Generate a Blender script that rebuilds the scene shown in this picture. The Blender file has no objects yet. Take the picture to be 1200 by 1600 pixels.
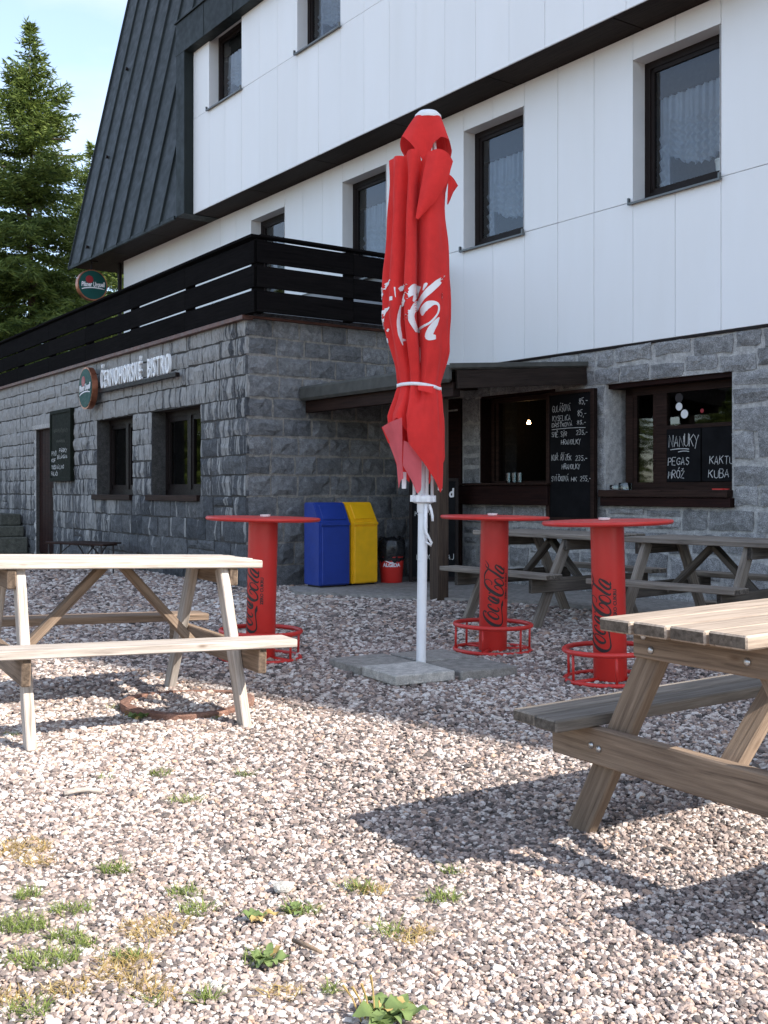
import bpy, bmesh, math, random
import numpy as np
from mathutils import Vector, Matrix, Euler

random.seed(7)
rng = np.random.default_rng(7)
SC = bpy.context.scene
COL = SC.collection

# ------------------------------------------------------------------ camera
EYE = 1.15
cd = bpy.data.cameras.new('camera')
cam = bpy.data.objects.new('camera', cd)
COL.objects.link(cam)
cam.location = (0, 0, EYE)
cam.rotation_euler = (math.radians(90), 0, 0)
cd.sensor_width = 36.0
cd.lens = 38.25
cd.shift_y = -33.0 / 1600.0
cd.clip_start = 0.05
cd.clip_end = 1500
SC.camera = cam

# ------------------------------------------------------------------ sky and sun
SUN_EL = math.radians(38.7)
SUN_H = Vector((0.855, -0.519, 0)).normalized()
SUN = Vector((SUN_H.x * math.cos(SUN_EL), SUN_H.y * math.cos(SUN_EL), math.sin(SUN_EL)))
world = bpy.data.worlds.new('World')
SC.world = world
world.use_nodes = True
wn, wl = world.node_tree.nodes, world.node_tree.links
wn.clear()
w_out = wn.new('ShaderNodeOutputWorld')
w_bg = wn.new('ShaderNodeBackground')
w_sky = wn.new('ShaderNodeTexSky')
w_sky.sky_type = 'NISHITA'
w_sky.sun_disc = False
w_sky.sun_elevation = SUN_EL
w_sky.sun_rotation = math.atan2(SUN_H.x, SUN_H.y)
w_sky.altitude = 1200
w_sky.air_density = 1.0
w_sky.dust_density = 1.8
w_sky.ozone_density = 1.0
w_tc = wn.new('ShaderNodeTexCoord')
w_mp = wn.new('ShaderNodeMapping')
w_mp.inputs['Scale'].default_value = (1.0, 1.0, 2.6)
w_nz = wn.new('ShaderNodeTexNoise')
w_nz.inputs['Scale'].default_value = 3.2
w_nz.inputs['Detail'].default_value = 6
w_rp = wn.new('ShaderNodeValToRGB')
w_rp.color_ramp.elements[0].position = 0.46
w_rp.color_ramp.elements[1].position = 0.78
w_rp.color_ramp.elements[0].color = (0.20, 0.20, 0.20, 1)
w_rp.color_ramp.elements[1].color = (0.8, 0.8, 0.8, 1)
w_mx = wn.new('ShaderNodeMixRGB')
w_mx.inputs[2].default_value = (3.0, 3.1, 3.25, 1)
wl.new(w_tc.outputs['Generated'], w_mp.inputs[0])
wl.new(w_mp.outputs[0], w_nz.inputs['Vector'])
wl.new(w_nz.outputs[0], w_rp.inputs[0])
wl.new(w_rp.outputs[0], w_mx.inputs[0])
wl.new(w_sky.outputs[0], w_mx.inputs[1])
wl.new(w_mx.outputs[0], w_bg.inputs[0])
w_bg.inputs[1].default_value = 0.15
wl.new(w_bg.outputs[0], w_out.inputs[0])

sd = bpy.data.lights.new('sun', 'SUN')
sd.energy = 3.4
sd.angle = math.radians(0.53)
sd.color = (1.0, 0.95, 0.885)
sun = bpy.data.objects.new('sun', sd)
COL.objects.link(sun)
sun.location = (20, -12, 25)
sun.rotation_euler = SUN.to_track_quat('Z', 'Y').to_euler()

SC.render.engine = 'CYCLES'
SC.cycles.use_denoising = True
SC.cycles.max_bounces = 8
SC.cycles.transparent_max_bounces = 16
SC.cycles.caustics_reflective = False
SC.cycles.caustics_refractive = False
SC.view_settings.view_transform = 'Standard'
SC.view_settings.look = 'None'
SC.view_settings.exposure = 1.46
SC.view_settings.gamma = 1.0
SC.view_settings.use_curve_mapping = False

# ------------------------------------------------------------------ frames of the place
RX = Vector((0.5809, -0.8140, 0))      # along the lodge facade, towards the near end
NX = Vector((0.8140, 0.5809, 0))       # into the lodge
YAW_L = math.atan2(RX.y, RX.x)
P0 = Vector((-1.6163, 12.78, 0))       # outer corner of the terrace annex
C0 = Vector((0.5552, 14.3296, 0))      # inner corner between annex and lodge
YAW_T = math.atan2(-0.82941, 0.55863)  # annex front wall
YAW_S = math.atan2(NX.y, NX.x)         # annex side wall

# ------------------------------------------------------------------ material helpers
def nt(name):
    m = bpy.data.materials.new(name)
    m.use_nodes = True
    n = m.node_tree.nodes
    n.clear()
    out = n.new('ShaderNodeOutputMaterial')
    b = n.new('ShaderNodeBsdfPrincipled')
    m.node_tree.links.new(b.outputs[0], out.inputs[0])
    return m, n, m.node_tree.links, b, out

def ramp(n, stops, interp='LINEAR'):
    r = n.new('ShaderNodeValToRGB')
    r.color_ramp.interpolation = interp
    e = r.color_ramp.elements
    while len(e) < len(stops):
        e.new(0.5)
    for i, (p, c) in enumerate(stops):
        e[i].position = p
        e[i].color = tuple(c) + (1,) if len(c) == 3 else c
    return r

def noise(n, l, vec, scale, detail=4, rough=0.55, dist=0.0):
    t = n.new('ShaderNodeTexNoise')
    t.inputs['Scale'].default_value = scale
    t.inputs['Detail'].default_value = detail
    t.inputs['Roughness'].default_value = rough
    t.inputs['Distortion'].default_value = dist
    if vec is not None:
        l.new(vec, t.inputs['Vector'])
    return t

def mapping(n, l, src, scale=(1, 1, 1), rot=(0, 0, 0), loc=(0, 0, 0)):
    m = n.new('ShaderNodeMapping')
    m.inputs['Scale'].default_value = scale
    m.inputs['Rotation'].default_value = rot
    m.inputs['Location'].default_value = loc
    l.new(src, m.inputs[0])
    return m.outputs[0]

def mix(n, l, fac, a, b, mode='MIX'):
    m = n.new('ShaderNodeMixRGB')
    m.blend_type = mode
    for i, v in ((0, fac), (1, a), (2, b)):
        if hasattr(v, 'is_output') or hasattr(v, 'links'):
            l.new(v, m.inputs[i])
        elif i == 0:
            m.inputs[0].default_value = v
        else:
            m.inputs[i].default_value = tuple(v) + (1,)
    return m.outputs[0]

def mathn(n, l, op, a, b=0.0):
    m = n.new('ShaderNodeMath')
    m.operation = op
    for i, v in ((0, a), (1, b)):
        if hasattr(v, 'links'):
            l.new(v, m.inputs[i])
        else:
            m.inputs[i].default_value = v
    return m.outputs[0]

def bump(n, l, b, h, strength=0.3, dist=0.01):
    k = n.new('ShaderNodeBump')
    k.inputs['Strength'].default_value = strength
    k.inputs['Distance'].default_value = dist
    l.new(h, k.inputs['Height'])
    l.new(k.outputs[0], b.inputs['Normal'])

def plain(name, col, rough=0.5, metal=0.0, var=0.10, scale=6.0, bmp=0.0, bscale=80, spec=0.5):
    """Paint, plastic or metal with slight uneven tone, smudges in the gloss and optional relief."""
    m, n, l, b, o = nt(name)
    tc = n.new('ShaderNodeTexCoord')
    geo = n.new('ShaderNodeNewGeometry')
    nz = noise(n, l, geo.outputs['Position'], scale, 5)
    r = ramp(n, [(0.25, (1 - var,) * 3), (0.75, (1 + var * 0.4,) * 3)])
    l.new(nz.outputs[0], r.inputs[0])
    l.new(mix(n, l, 1.0, col, r.outputs[0], 'MULTIPLY'), b.inputs['Base Color'])
    b.inputs['Metallic'].default_value = metal
    b.inputs['Specular IOR Level'].default_value = spec
    r2 = ramp(n, [(0.3, (max(rough - 0.1, 0.02),) * 3), (0.7, (min(rough + 0.1, 1),) * 3)])
    n2 = noise(n, l, geo.outputs['Position'], scale * 4, 3)
    l.new(n2.outputs[0], r2.inputs[0])
    l.new(r2.outputs[0], b.inputs['Roughness'])
    if bmp:
        n3 = noise(n, l, geo.outputs['Position'], bscale, 4)
        bump(n, l, b, n3.outputs[0], bmp, 0.004)
    return m

def wood(name, light, mid, dark, rough=0.8, grain=1.0, spec=0.2, end=0.35):
    """Sawn boards, grain along the object's own X axis, each board with its own tone."""
    m, n, l, b, o = nt(name)
    tc = n.new('ShaderNodeTexCoord')
    oi = n.new('ShaderNodeObjectInfo')
    add = n.new('ShaderNodeVectorMath')
    add.operation = 'ADD'
    sc = n.new('ShaderNodeVectorMath')
    sc.operation = 'SCALE'
    cmb = n.new('ShaderNodeCombineXYZ')
    for i in range(3):
        l.new(oi.outputs['Random'], cmb.inputs[i])
    l.new(cmb.outputs[0], sc.inputs[0])
    sc.inputs['Scale'].default_value = 37.0
    l.new(tc.outputs['Object'], add.inputs[0])
    l.new(sc.outputs[0], add.inputs[1])
    v = add.outputs[0]
    g1 = noise(n, l, mapping(n, l, v, (1.6, 34, 34)), 1.6, 7, 0.62, 0.5)
    g2 = noise(n, l, mapping(n, l, v, (5, 150, 150)), 1.5, 4, 0.6)
    big = noise(n, l, mapping(n, l, v, (1.2, 4, 4)), 1.5, 3)
    r1 = ramp(n, [(0.28, dark), (0.45, mid), (0.62, light), (0.8, [c * 1.06 for c in light])])
    l.new(g1.outputs[0], r1.inputs[0])
    r2 = ramp(n, [(0.3, (0.62,) * 3), (0.55, (1,) * 3)])
    l.new(g2.outputs[0], r2.inputs[0])
    c = mix(n, l, 0.55 * grain, r1.outputs[0], r2.outputs[0], 'MULTIPLY')
    r3 = ramp(n, [(0.3, (0.74, 0.72, 0.70)), (0.7, (1.06, 1.04, 1.0))])
    l.new(big.outputs[0], r3.inputs[0])
    c = mix(n, l, 0.8, c, r3.outputs[0], 'MULTIPLY')
    vo = n.new('ShaderNodeTexVoronoi')
    vo.inputs['Scale'].default_value = 1.0
    l.new(mapping(n, l, v, (3.0, 9, 9)), vo.inputs['Vector'])
    rk = ramp(n, [(0.02, (0.35, 0.27, 0.2)), (0.10, (1, 1, 1))])
    l.new(vo.outputs['Distance'], rk.inputs[0])
    c = mix(n, l, 0.75, c, rk.outputs[0], 'MULTIPLY')
    tone = ramp(n, [(0.0, (0.80, 0.79, 0.78)), (1.0, (1.08, 1.05, 1.02))])
    l.new(oi.outputs['Random'], tone.inputs[0])
    c = mix(n, l, 1.0, c, tone.outputs[0], 'MULTIPLY')
    # sawn ends weather darker than the faces
    sx = n.new('ShaderNodeSeparateXYZ')
    l.new(tc.outputs['Normal'], sx.inputs[0])
    ef = mathn(n, l, 'MULTIPLY', mathn(n, l, 'GREATER_THAN', mathn(n, l, 'ABSOLUTE', sx.outputs[0]), 0.8), 1.0)
    en = noise(n, l, mapping(n, l, v, (40, 40, 40)), 1.0, 4)
    re = ramp(n, [(0.35, (end,) * 3), (0.7, (min(1, end * 2.0),) * 3)])
    l.new(en.outputs[0], re.inputs[0])
    c = mix(n, l, ef, c, mix(n, l, 1.0, c, re.outputs[0], 'MULTIPLY'))
    l.new(c, b.inputs['Base Color'])
    b.inputs['Roughness'].default_value = rough
    b.inputs['Specular IOR Level'].default_value = spec
    h = mix(n, l, 0.5, g1.outputs[0], g2.outputs[0])
    bump(n, l, b, h, 0.55, 0.006)
    return m

def stone_mat(name, cols, streak=0.0, moss=0.0, speck=0.25):
    m, n, l, b, o = nt(name)
    geo = n.new('ShaderNodeNewGeometry')
    oi = n.new('ShaderNodeObjectInfo')
    pos = geo.outputs['Position']
    base = ramp(n, [(i / (len(cols) - 1), c) for i, c in enumerate(cols)])
    n0 = noise(n, l, pos, 3.0, 5, 0.6)
    f = mathn(n, l, 'ADD', mathn(n, l, 'MULTIPLY', oi.outputs['Random'], 0.75),
              mathn(n, l, 'MULTIPLY', mathn(n, l, 'SUBTRACT', n0.outputs[0], 0.35), 0.9))
    l.new(f, base.inputs[0])
    sp = noise(n, l, pos, 130, 2, 0.7)
    rs = ramp(n, [(0.3, (1 - speck * 1.6,) * 3), (0.5, (1,) * 3), (0.72, (1 + speck * 2.2,) * 3)])
    l.new(sp.outputs[0], rs.inputs[0])
    c = mix(n, l, 1.0, base.outputs[0], rs.outputs[0], 'MULTIPLY')
    md = noise(n, l, pos, 16, 6, 0.65)
    rm = ramp(n, [(0.3, (0.62,) * 3), (0.68, (1.22,) * 3)])
    l.new(md.outputs[0], rm.inputs[0])
    c = mix(n, l, 1.0, c, rm.outputs[0], 'MULTIPLY')
    if streak:
        # lime that ran down the stones from the terrace edge, in bands that break at each course
        v = mapping(n, l, pos, (1, 1, 1), (0, 0, -YAW_T))
        sep0 = n.new('ShaderNodeSeparateXYZ')
        l.new(v, sep0.inputs[0])
        cb_ = n.new('ShaderNodeCombineXYZ')
        l.new(mathn(n, l, 'ADD', sep0.outputs[0], mathn(n, l, 'MULTIPLY', oi.outputs['Random'], 23.0)), cb_.inputs[0])
        l.new(mathn(n, l, 'MULTIPLY', sep0.outputs[2], 0.05), cb_.inputs[2])
        s1 = noise(n, l, cb_.outputs[0], 9.0, 3, 0.65)
        s2 = noise(n, l, cb_.outputs[0], 42.0, 2, 0.6)
        fine = noise(n, l, mapping(n, l, pos, (60, 60, 9)), 1.0, 4, 0.65)
        big = noise(n, l, mapping(n, l, v, (0.7, 0.7, 0.6), loc=(3, 0, 0)), 1.0, 3)
        sep = n.new('ShaderNodeSeparateXYZ')
        l.new(pos, sep.inputs[0])
        hz = mathn(n, l, 'MULTIPLY', mathn(n, l, 'SUBTRACT', sep.outputs[2], 1.75), 0.085)
        sx = mathn(n, l, 'MULTIPLY', mathn(n, l, 'SUBTRACT', -2.3, sep.outputs[0]), 0.05)
        sx = mathn(n, l, 'MINIMUM', sx, 0.10)
        k = mathn(n, l, 'ADD', mathn(n, l, 'MULTIPLY', s1.outputs[0], 0.85), mathn(n, l, 'MULTIPLY', s2.outputs[0], 0.25))
        k = mathn(n, l, 'ADD', mathn(n, l, 'SUBTRACT', k, 0.16), mathn(n, l, 'MULTIPLY', big.outputs[0], 0.35))
        k = mathn(n, l, 'ADD', k, mathn(n, l, 'ADD', hz, sx))
        k = mathn(n, l, 'ADD', k, mathn(n, l, 'MULTIPLY', mathn(n, l, 'SUBTRACT', fine.outputs[0], 0.5), 0.22))
        rr = ramp(n, [(0.585, (0, 0, 0)), (0.612, (0.7, 0.7, 0.7)), (0.72, (1, 1, 1))])
        l.new(k, rr.inputs[0])
        lc = ramp(n, [(0.3, (0.27, 0.265, 0.25)), (0.7, (0.47, 0.46, 0.44))])
        l.new(fine.outputs[0], lc.inputs[0])
        c = mix(n, l, mathn(n, l, 'MULTIPLY', rr.outputs[0], streak), c, lc.outputs[0])
    if moss:
        nm = noise(n, l, pos, 4.5, 5, 0.7)
        rr = ramp(n, [(0.62, (0, 0, 0)), (0.78, (1, 1, 1))])
        l.new(nm.outputs[0], rr.inputs[0])
        c = mix(n, l, mathn(n, l, 'MULTIPLY', rr.outputs[0], moss), c, (0.06, 0.08, 0.03))
    l.new(c, b.inputs['Base Color'])
    b.inputs['Roughness'].default_value = 0.9
    b.inputs['Specular IOR Level'].default_value = 0.2
    hn = noise(n, l, pos, 38, 8, 0.72)
    bump(n, l, b, hn.outputs[0], 0.9, 0.018)
    return m

def glass_mat(name, refl=0.12, tint=(0.9, 0.95, 0.95)):
    m, n, l, b, o = nt(name)
    n.remove(b)
    tr = n.new('ShaderNodeBsdfTransparent')
    tr.inputs[0].default_value = tint + (1,)
    gl = n.new('ShaderNodeBsdfGlossy')
    gl.inputs['Roughness'].default_value = 0.02
    geo = n.new('ShaderNodeNewGeometry')
    nz = noise(n, l, geo.outputs['Position'], 2.2, 2)
    k = n.new('ShaderNodeBump')
    k.inputs['Strength'].default_value = 0.05
    k.inputs['Distance'].default_value = 0.02
    l.new(nz.outputs[0], k.inputs['Height'])
    l.new(k.outputs[0], gl.inputs['Normal'])
    fr = n.new('ShaderNodeFresnel')
    fr.inputs[0].default_value = 1.5
    f = mathn(n, l, 'ADD', mathn(n, l, 'MULTIPLY', fr.outputs[0], 1.1), refl)
    f = mathn(n, l, 'MINIMUM', f, 1.0)
    ms = n.new('ShaderNodeMixShader')
    l.new(f, ms.inputs[0])
    l.new(tr.outputs[0], ms.inputs[1])
    l.new(gl.outputs[0], ms.inputs[2])
    l.new(ms.outputs[0], o.inputs[0])
    return m

def panel_mat():
    m, n, l, b, o = nt('white_panel')
    geo = n.new('ShaderNodeNewGeometry')
    oi = n.new('ShaderNodeObjectInfo')
    t = ramp(n, [(0, (0.85, 0.85, 0.84)), (1, (0.88, 0.88, 0.87))])
    l.new(oi.outputs['Random'], t.inputs[0])
    v = mapping(n, l, geo.outputs['Position'], (2.2, 2.2, 0.5))
    s = noise(n, l, v, 1.0, 5, 0.6)
    r = ramp(n, [(0.30, (0.975, 0.97, 0.96)), (0.6, (1, 1, 1))])
    l.new(s.outputs[0], r.inputs[0])
    c = mix(n, l, 1.0, t.outputs[0], r.outputs[0], 'MULTIPLY')
    d = noise(n, l, geo.outputs['Position'], 24, 4, 0.7)
    r2 = ramp(n, [(0.22, (0.9, 0.88, 0.85)), (0.34, (1, 1, 1))])
    l.new(d.outputs[0], r2.inputs[0])
    c = mix(n, l, 0.5, c, r2.outputs[0], 'MULTIPLY')
    l.new(c, b.inputs['Base Color'])
    b.inputs['Roughness'].default_value = 0.55
    b.inputs['Specular IOR Level'].default_value = 0.3
    return m

def pebble_mat():
    m, n, l, b, o = nt('pebble')
    at = n.new('ShaderNodeAttribute')
    at.attribute_type = 'INSTANCER'
    at.attribute_name = 'tone'
    r = ramp(n, [(0.0, (0.09, 0.077, 0.070)), (0.10, (0.155, 0.128, 0.115)), (0.24, (0.235, 0.183, 0.160)),
                 (0.40, (0.315, 0.246, 0.212)), (0.55, (0.405, 0.325, 0.282)), (0.60, (0.45, 0.30, 0.215)),
                 (0.64, (0.48, 0.405, 0.352)), (0.80, (0.56, 0.495, 0.443)), (0.92, (0.64, 0.583, 0.53)), (1.0, (0.69, 0.65, 0.605))])
    l.new(at.outputs['Fac'], r.inputs[0])
    geo = n.new('ShaderNodeNewGeometry')
    nz = noise(n, l, geo.outputs['Position'], 220, 3)
    r2 = ramp(n, [(0.3, (0.82,) * 3), (0.7, (1.1,) * 3)])
    l.new(nz.outputs[0], r2.inputs[0])
    l.new(mix(n, l, 1.0, r.outputs[0], r2.outputs[0], 'MULTIPLY'), b.inputs['Base Color'])
    b.inputs['Roughness'].default_value = 0.85
    b.inputs['Specular IOR Level'].default_value = 0.25
    return m

def ground_mat():
    m, n, l, b, o = nt('gravel_bed')
    geo = n.new('ShaderNodeNewGeometry')
    v = n.new('ShaderNodeTexVoronoi')
    v.inputs['Scale'].default_value = 42
    l.new(geo.outputs['Position'], v.inputs['Vector'])
    sep = n.new('ShaderNodeSeparateColor')
    l.new(v.outputs['Color'], sep.inputs[0])
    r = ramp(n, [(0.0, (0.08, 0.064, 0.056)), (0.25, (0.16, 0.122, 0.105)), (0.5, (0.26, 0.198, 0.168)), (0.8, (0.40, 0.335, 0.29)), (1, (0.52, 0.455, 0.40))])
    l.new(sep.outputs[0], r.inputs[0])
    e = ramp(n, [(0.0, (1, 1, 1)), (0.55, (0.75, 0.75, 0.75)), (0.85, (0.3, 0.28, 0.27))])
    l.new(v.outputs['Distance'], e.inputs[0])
    # soil shows between the pebbles, turf beyond the yard
    far = noise(n, l, geo.outputs['Position'], 0.6, 5)
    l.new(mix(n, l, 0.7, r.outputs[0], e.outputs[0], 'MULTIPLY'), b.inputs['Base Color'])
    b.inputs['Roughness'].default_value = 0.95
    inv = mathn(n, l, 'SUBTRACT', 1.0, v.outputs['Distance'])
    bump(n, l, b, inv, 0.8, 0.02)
    return m

def leaf_mat(name, stops, rough=0.6, trans=0.25):
    m, n, l, b, o = nt(name)
    geo = n.new('ShaderNodeNewGeometry')
    r = ramp(n, stops)
    nz = noise(n, l, geo.outputs['Position'], 1.4, 3)
    f = mathn(n, l, 'ADD', mathn(n, l, 'MULTIPLY', geo.outputs['Random Per Island'], 0.6), mathn(n, l, 'MULTIPLY', nz.outputs[0], 0.45))
    l.new(f, r.inputs[0])
    l.new(r.outputs[0], b.inputs['Base Color'])
    b.inputs['Roughness'].default_value = rough
    b.inputs['Specular IOR Level'].default_value = 0.25
    tl = n.new('ShaderNodeBsdfTranslucent')
    l.new(r.outputs[0], tl.inputs[0])
    ms = n.new('ShaderNodeMixShader')
    ms.inputs[0].default_value = trans
    l.new(b.outputs[0], ms.inputs[1])
    l.new(tl.outputs[0], ms.inputs[2])
    l.new(ms.outputs[0], o.inputs[0])
    return m

def cloth_mat(name, col, trans=0.18):
    m, n, l, b, o = nt(name)
    geo = n.new('ShaderNodeNewGeometry')
    nz = noise(n, l, geo.outputs['Position'], 7, 5, 0.6)
    r = ramp(n, [(0.3, (0.88, 0.86, 0.86)), (0.7, (1.06, 1.05, 1.05))])
    l.new(nz.outputs[0], r.inputs[0])
    c = mix(n, l, 1.0, col, r.outputs[0], 'MULTIPLY')
    l.new(c, b.inputs['Base Color'])
    b.inputs['Roughness'].default_value = 0.92
    b.inputs['Sheen Weight'].default_value = 0.1
    b.inputs['Specular IOR Level'].default_value = 0.08
    tl = n.new('ShaderNodeBsdfTranslucent')
    l.new(c, tl.inputs[0])
    ms = n.new('ShaderNodeMixShader')
    ms.inputs[0].default_value = trans
    l.new(b.outputs[0], ms.inputs[1])
    l.new(tl.outputs[0], ms.inputs[2])
    l.new(ms.outputs[0], o.inputs[0])
    wv = noise(n, l, mapping(n, l, geo.outputs['Position'], (18, 18, 5)), 1.0, 5, 0.62, 0.8)
    bump(n, l, b, wv.outputs[0], 0.35, 0.02)
    return m

def emit_mat(name, col, s):
    m, n, l, b, o = nt(name)
    b.inputs['Base Color'].default_value = col + (1,)
    b.inputs['Emission Color'].default_value = col + (1,)
    b.inputs['Emission Strength'].default_value = s
    return m

M = {}
M['panel'] = panel_mat()
M['reveal'] = plain('white_reveal', (0.78, 0.78, 0.77), 0.6, var=0.08, scale=3)
M['backing'] = plain('panel_backing', (0.30, 0.30, 0.30), 0.9)
M['soffit'] = wood('soffit_boards', (0.040, 0.030, 0.026), (0.030, 0.022, 0.019), (0.018, 0.013, 0.011), 0.7, spec=0.1)
M['frame'] = plain('window_frame_brown', (0.016, 0.011, 0.010), 0.5, var=0.25, scale=10, spec=0.15)
M['metal'] = plain('roof_sheet', (0.027, 0.033, 0.033), 0.5, metal=0.0, var=0.25, spec=0.14, scale=1.6, bmp=0.08, bscale=5)
M['metal_green'] = plain('fascia_sheet', (0.020, 0.025, 0.024), 0.5, metal=0.0, var=0.4, scale=2.2, spec=0.12)
M['sill'] = plain('sill_sheet', (0.14, 0.15, 0.15), 0.45, metal=0.4, var=0.2)
M['glass'] = glass_mat('window_glass', 0.03)
M['glass_dim'] = glass_mat('shop_glass', 0.05, (0.75, 0.8, 0.8))
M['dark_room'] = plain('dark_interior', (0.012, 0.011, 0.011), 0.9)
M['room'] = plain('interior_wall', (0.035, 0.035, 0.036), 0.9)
M['curtain'] = cloth_mat('lace_curtain', (0.40, 0.46, 0.56), 0.25)
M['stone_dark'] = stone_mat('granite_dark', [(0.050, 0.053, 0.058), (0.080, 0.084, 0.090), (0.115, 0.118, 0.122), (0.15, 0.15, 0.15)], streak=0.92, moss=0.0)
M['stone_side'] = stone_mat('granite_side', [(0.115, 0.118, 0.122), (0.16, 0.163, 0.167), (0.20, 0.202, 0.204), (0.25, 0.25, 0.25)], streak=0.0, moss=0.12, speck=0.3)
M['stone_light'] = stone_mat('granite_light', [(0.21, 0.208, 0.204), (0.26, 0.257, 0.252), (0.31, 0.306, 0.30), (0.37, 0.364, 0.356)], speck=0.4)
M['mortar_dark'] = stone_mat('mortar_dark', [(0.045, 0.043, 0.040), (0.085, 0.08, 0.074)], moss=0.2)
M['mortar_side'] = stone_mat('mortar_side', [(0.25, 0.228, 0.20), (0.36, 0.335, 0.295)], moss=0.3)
M['mortar_light'] = stone_mat('mortar_light', [(0.42, 0.41, 0.39), (0.53, 0.515, 0.49)], speck=0.2)
M['black_wood'] = wood('black_stained_boards', (0.011, 0.010, 0.0105), (0.008, 0.0075, 0.008), (0.005, 0.005, 0.005), 0.85, spec=0.02)
M['brown_wood'] = wood('brown_stained_boards', (0.050, 0.028, 0.022), (0.035, 0.020, 0.016), (0.018, 0.011, 0.009), 0.6, spec=0.1)
M['door_wood'] = wood('door_boards', (0.034, 0.014, 0.011), (0.024, 0.010, 0.009), (0.012, 0.006, 0.005), 0.6, spec=0.1)
M['post_wood'] = wood('post_timber', (0.095, 0.070, 0.052), (0.065, 0.046, 0.036), (0.030, 0.022, 0.018), 0.75)
M['copper'] = plain('brown_flashing', (0.13, 0.050, 0.033), 0.5, metal=0.2, var=0.5, scale=5)
M['rim'] = plain('copper_rim', (0.42, 0.16, 0.09), 0.35, metal=0.8, var=0.2)
M['felt'] = plain('roofing_felt', (0.075, 0.075, 0.066), 0.85, var=0.4, scale=9, bmp=0.4)
M['bleached'] = wood('bleached_pine', (0.60, 0.55, 0.505), (0.47, 0.42, 0.375), (0.23, 0.195, 0.165), 0.88, end=0.3)
M['bleached_tan'] = wood('bleached_tan_pine', (0.47, 0.395, 0.33), (0.37, 0.305, 0.25), (0.20, 0.16, 0.13), 0.85, end=0.22)
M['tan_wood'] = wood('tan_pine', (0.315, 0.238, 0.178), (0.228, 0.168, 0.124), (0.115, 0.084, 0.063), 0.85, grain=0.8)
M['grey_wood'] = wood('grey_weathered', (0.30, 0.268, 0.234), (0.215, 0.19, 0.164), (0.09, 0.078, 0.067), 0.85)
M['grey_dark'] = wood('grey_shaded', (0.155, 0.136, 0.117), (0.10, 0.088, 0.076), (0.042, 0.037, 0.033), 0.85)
M['bolt'] = plain('zinc_bolt', (0.5, 0.5, 0.5), 0.35, metal=0.9)
M['red'] = plain('red_lacquer', (0.60, 0.030, 0.022), 0.42, var=0.10, scale=9)
M['ink'] = plain('black_print', (0.018, 0.012, 0.012), 0.5)
M['cloth'] = cloth_mat('red_canvas', (0.79, 0.050, 0.046), 0.2)
M['cloth_in'] = cloth_mat('red_canvas_inside', (0.80, 0.17, 0.19), 0.35)
M['print'] = plain('white_print', (0.80, 0.78, 0.79), 0.6)
M['white_paint'] = plain('white_powder_coat', (0.80, 0.81, 0.82), 0.35, var=0.05)
M['concrete'] = stone_mat('concrete_slab', [(0.25, 0.235, 0.208), (0.31, 0.292, 0.26), (0.37, 0.348, 0.31)], speck=0.12)
M['concrete_pale'] = stone_mat('pale_concrete', [(0.48, 0.455, 0.41), (0.54, 0.515, 0.465), (0.60, 0.575, 0.52)], speck=0.12)
M['patio'] = stone_mat('patio_concrete', [(0.22, 0.205, 0.185), (0.29, 0.27, 0.245), (0.34, 0.32, 0.29)], speck=0.1, moss=0.1)
M['blue'] = plain('blue_plastic', (0.014, 0.042, 0.26), 0.45, var=0.18, scale=8)
M['yellow'] = plain('yellow_plastic', (0.95, 0.50, 0.008), 0.45, var=0.12, scale=8)
M['bag'] = plain('black_bag', (0.012, 0.012, 0.013), 0.3, var=0.3, bmp=0.8, bscale=18)
M['board'] = plain('chalkboard', (0.009, 0.009, 0.010), 0.75, var=0.5, scale=7, spec=0.1)
M['board_green'] = plain('green_chalkboard', (0.010, 0.013, 0.008), 0.7, var=0.5, scale=7, spec=0.12)
M['chalk'] = plain('chalk', (0.62, 0.62, 0.60), 0.95, var=0.35, scale=40)
M['chalk_dim'] = plain('faint_chalk', (0.10, 0.10, 0.085), 0.95, var=0.4, scale=40)
M['sign_green'] = plain('sign_green', (0.010, 0.070, 0.060), 0.5, var=0.15, spec=0.15)
M['sign_red'] = plain('sign_red', (0.30, 0.012, 0.02), 0.4)
M['letter'] = plain('white_letter', (0.9, 0.9, 0.89), 0.45, var=0.05)
M['rust'] = stone_mat('rusty_concrete', [(0.16, 0.085, 0.06), (0.24, 0.13, 0.095), (0.33, 0.20, 0.15)], speck=0.15)
M['moss_stone'] = stone_mat('mossy_stone', [(0.07, 0.072, 0.06), (0.11, 0.11, 0.09), (0.15, 0.15, 0.125)], moss=0.8)
M['porcelain'] = plain('white_porcelain', (0.8, 0.8, 0.78), 0.25, var=0.04)
M['bark'] = plain('spruce_bark', (0.10, 0.07, 0.05), 0.9, var=0.4, scale=8, bmp=0.6, bscale=20)
M['needles'] = leaf_mat('spruce_needles', [(0.15, (0.032, 0.055, 0.015)), (0.45, (0.088, 0.130, 0.028)), (0.75, (0.165, 0.212, 0.046)), (1.0, (0.22, 0.26, 0.068))], trans=0.33)
M['grass'] = leaf_mat('grass_blades', [(0.2, (0.10, 0.15, 0.03)), (0.6, (0.20, 0.25, 0.06)), (1.0, (0.36, 0.36, 0.14))])
M['dry'] = leaf_mat('dry_grass', [(0.2, (0.33, 0.22, 0.08)), (0.6, (0.46, 0.33, 0.13)), (1.0, (0.52, 0.43, 0.2))])
M['weed'] = leaf_mat('weed_leaf', [(0.2, (0.09, 0.15, 0.045)), (0.6, (0.17, 0.23, 0.08)), (1.0, (0.36, 0.34, 0.16))])
M['pebble'] = pebble_mat()
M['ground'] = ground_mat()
M['bulb'] = emit_mat('lit_bulb', (1.0, 0.62, 0.28), 14.0)

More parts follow.
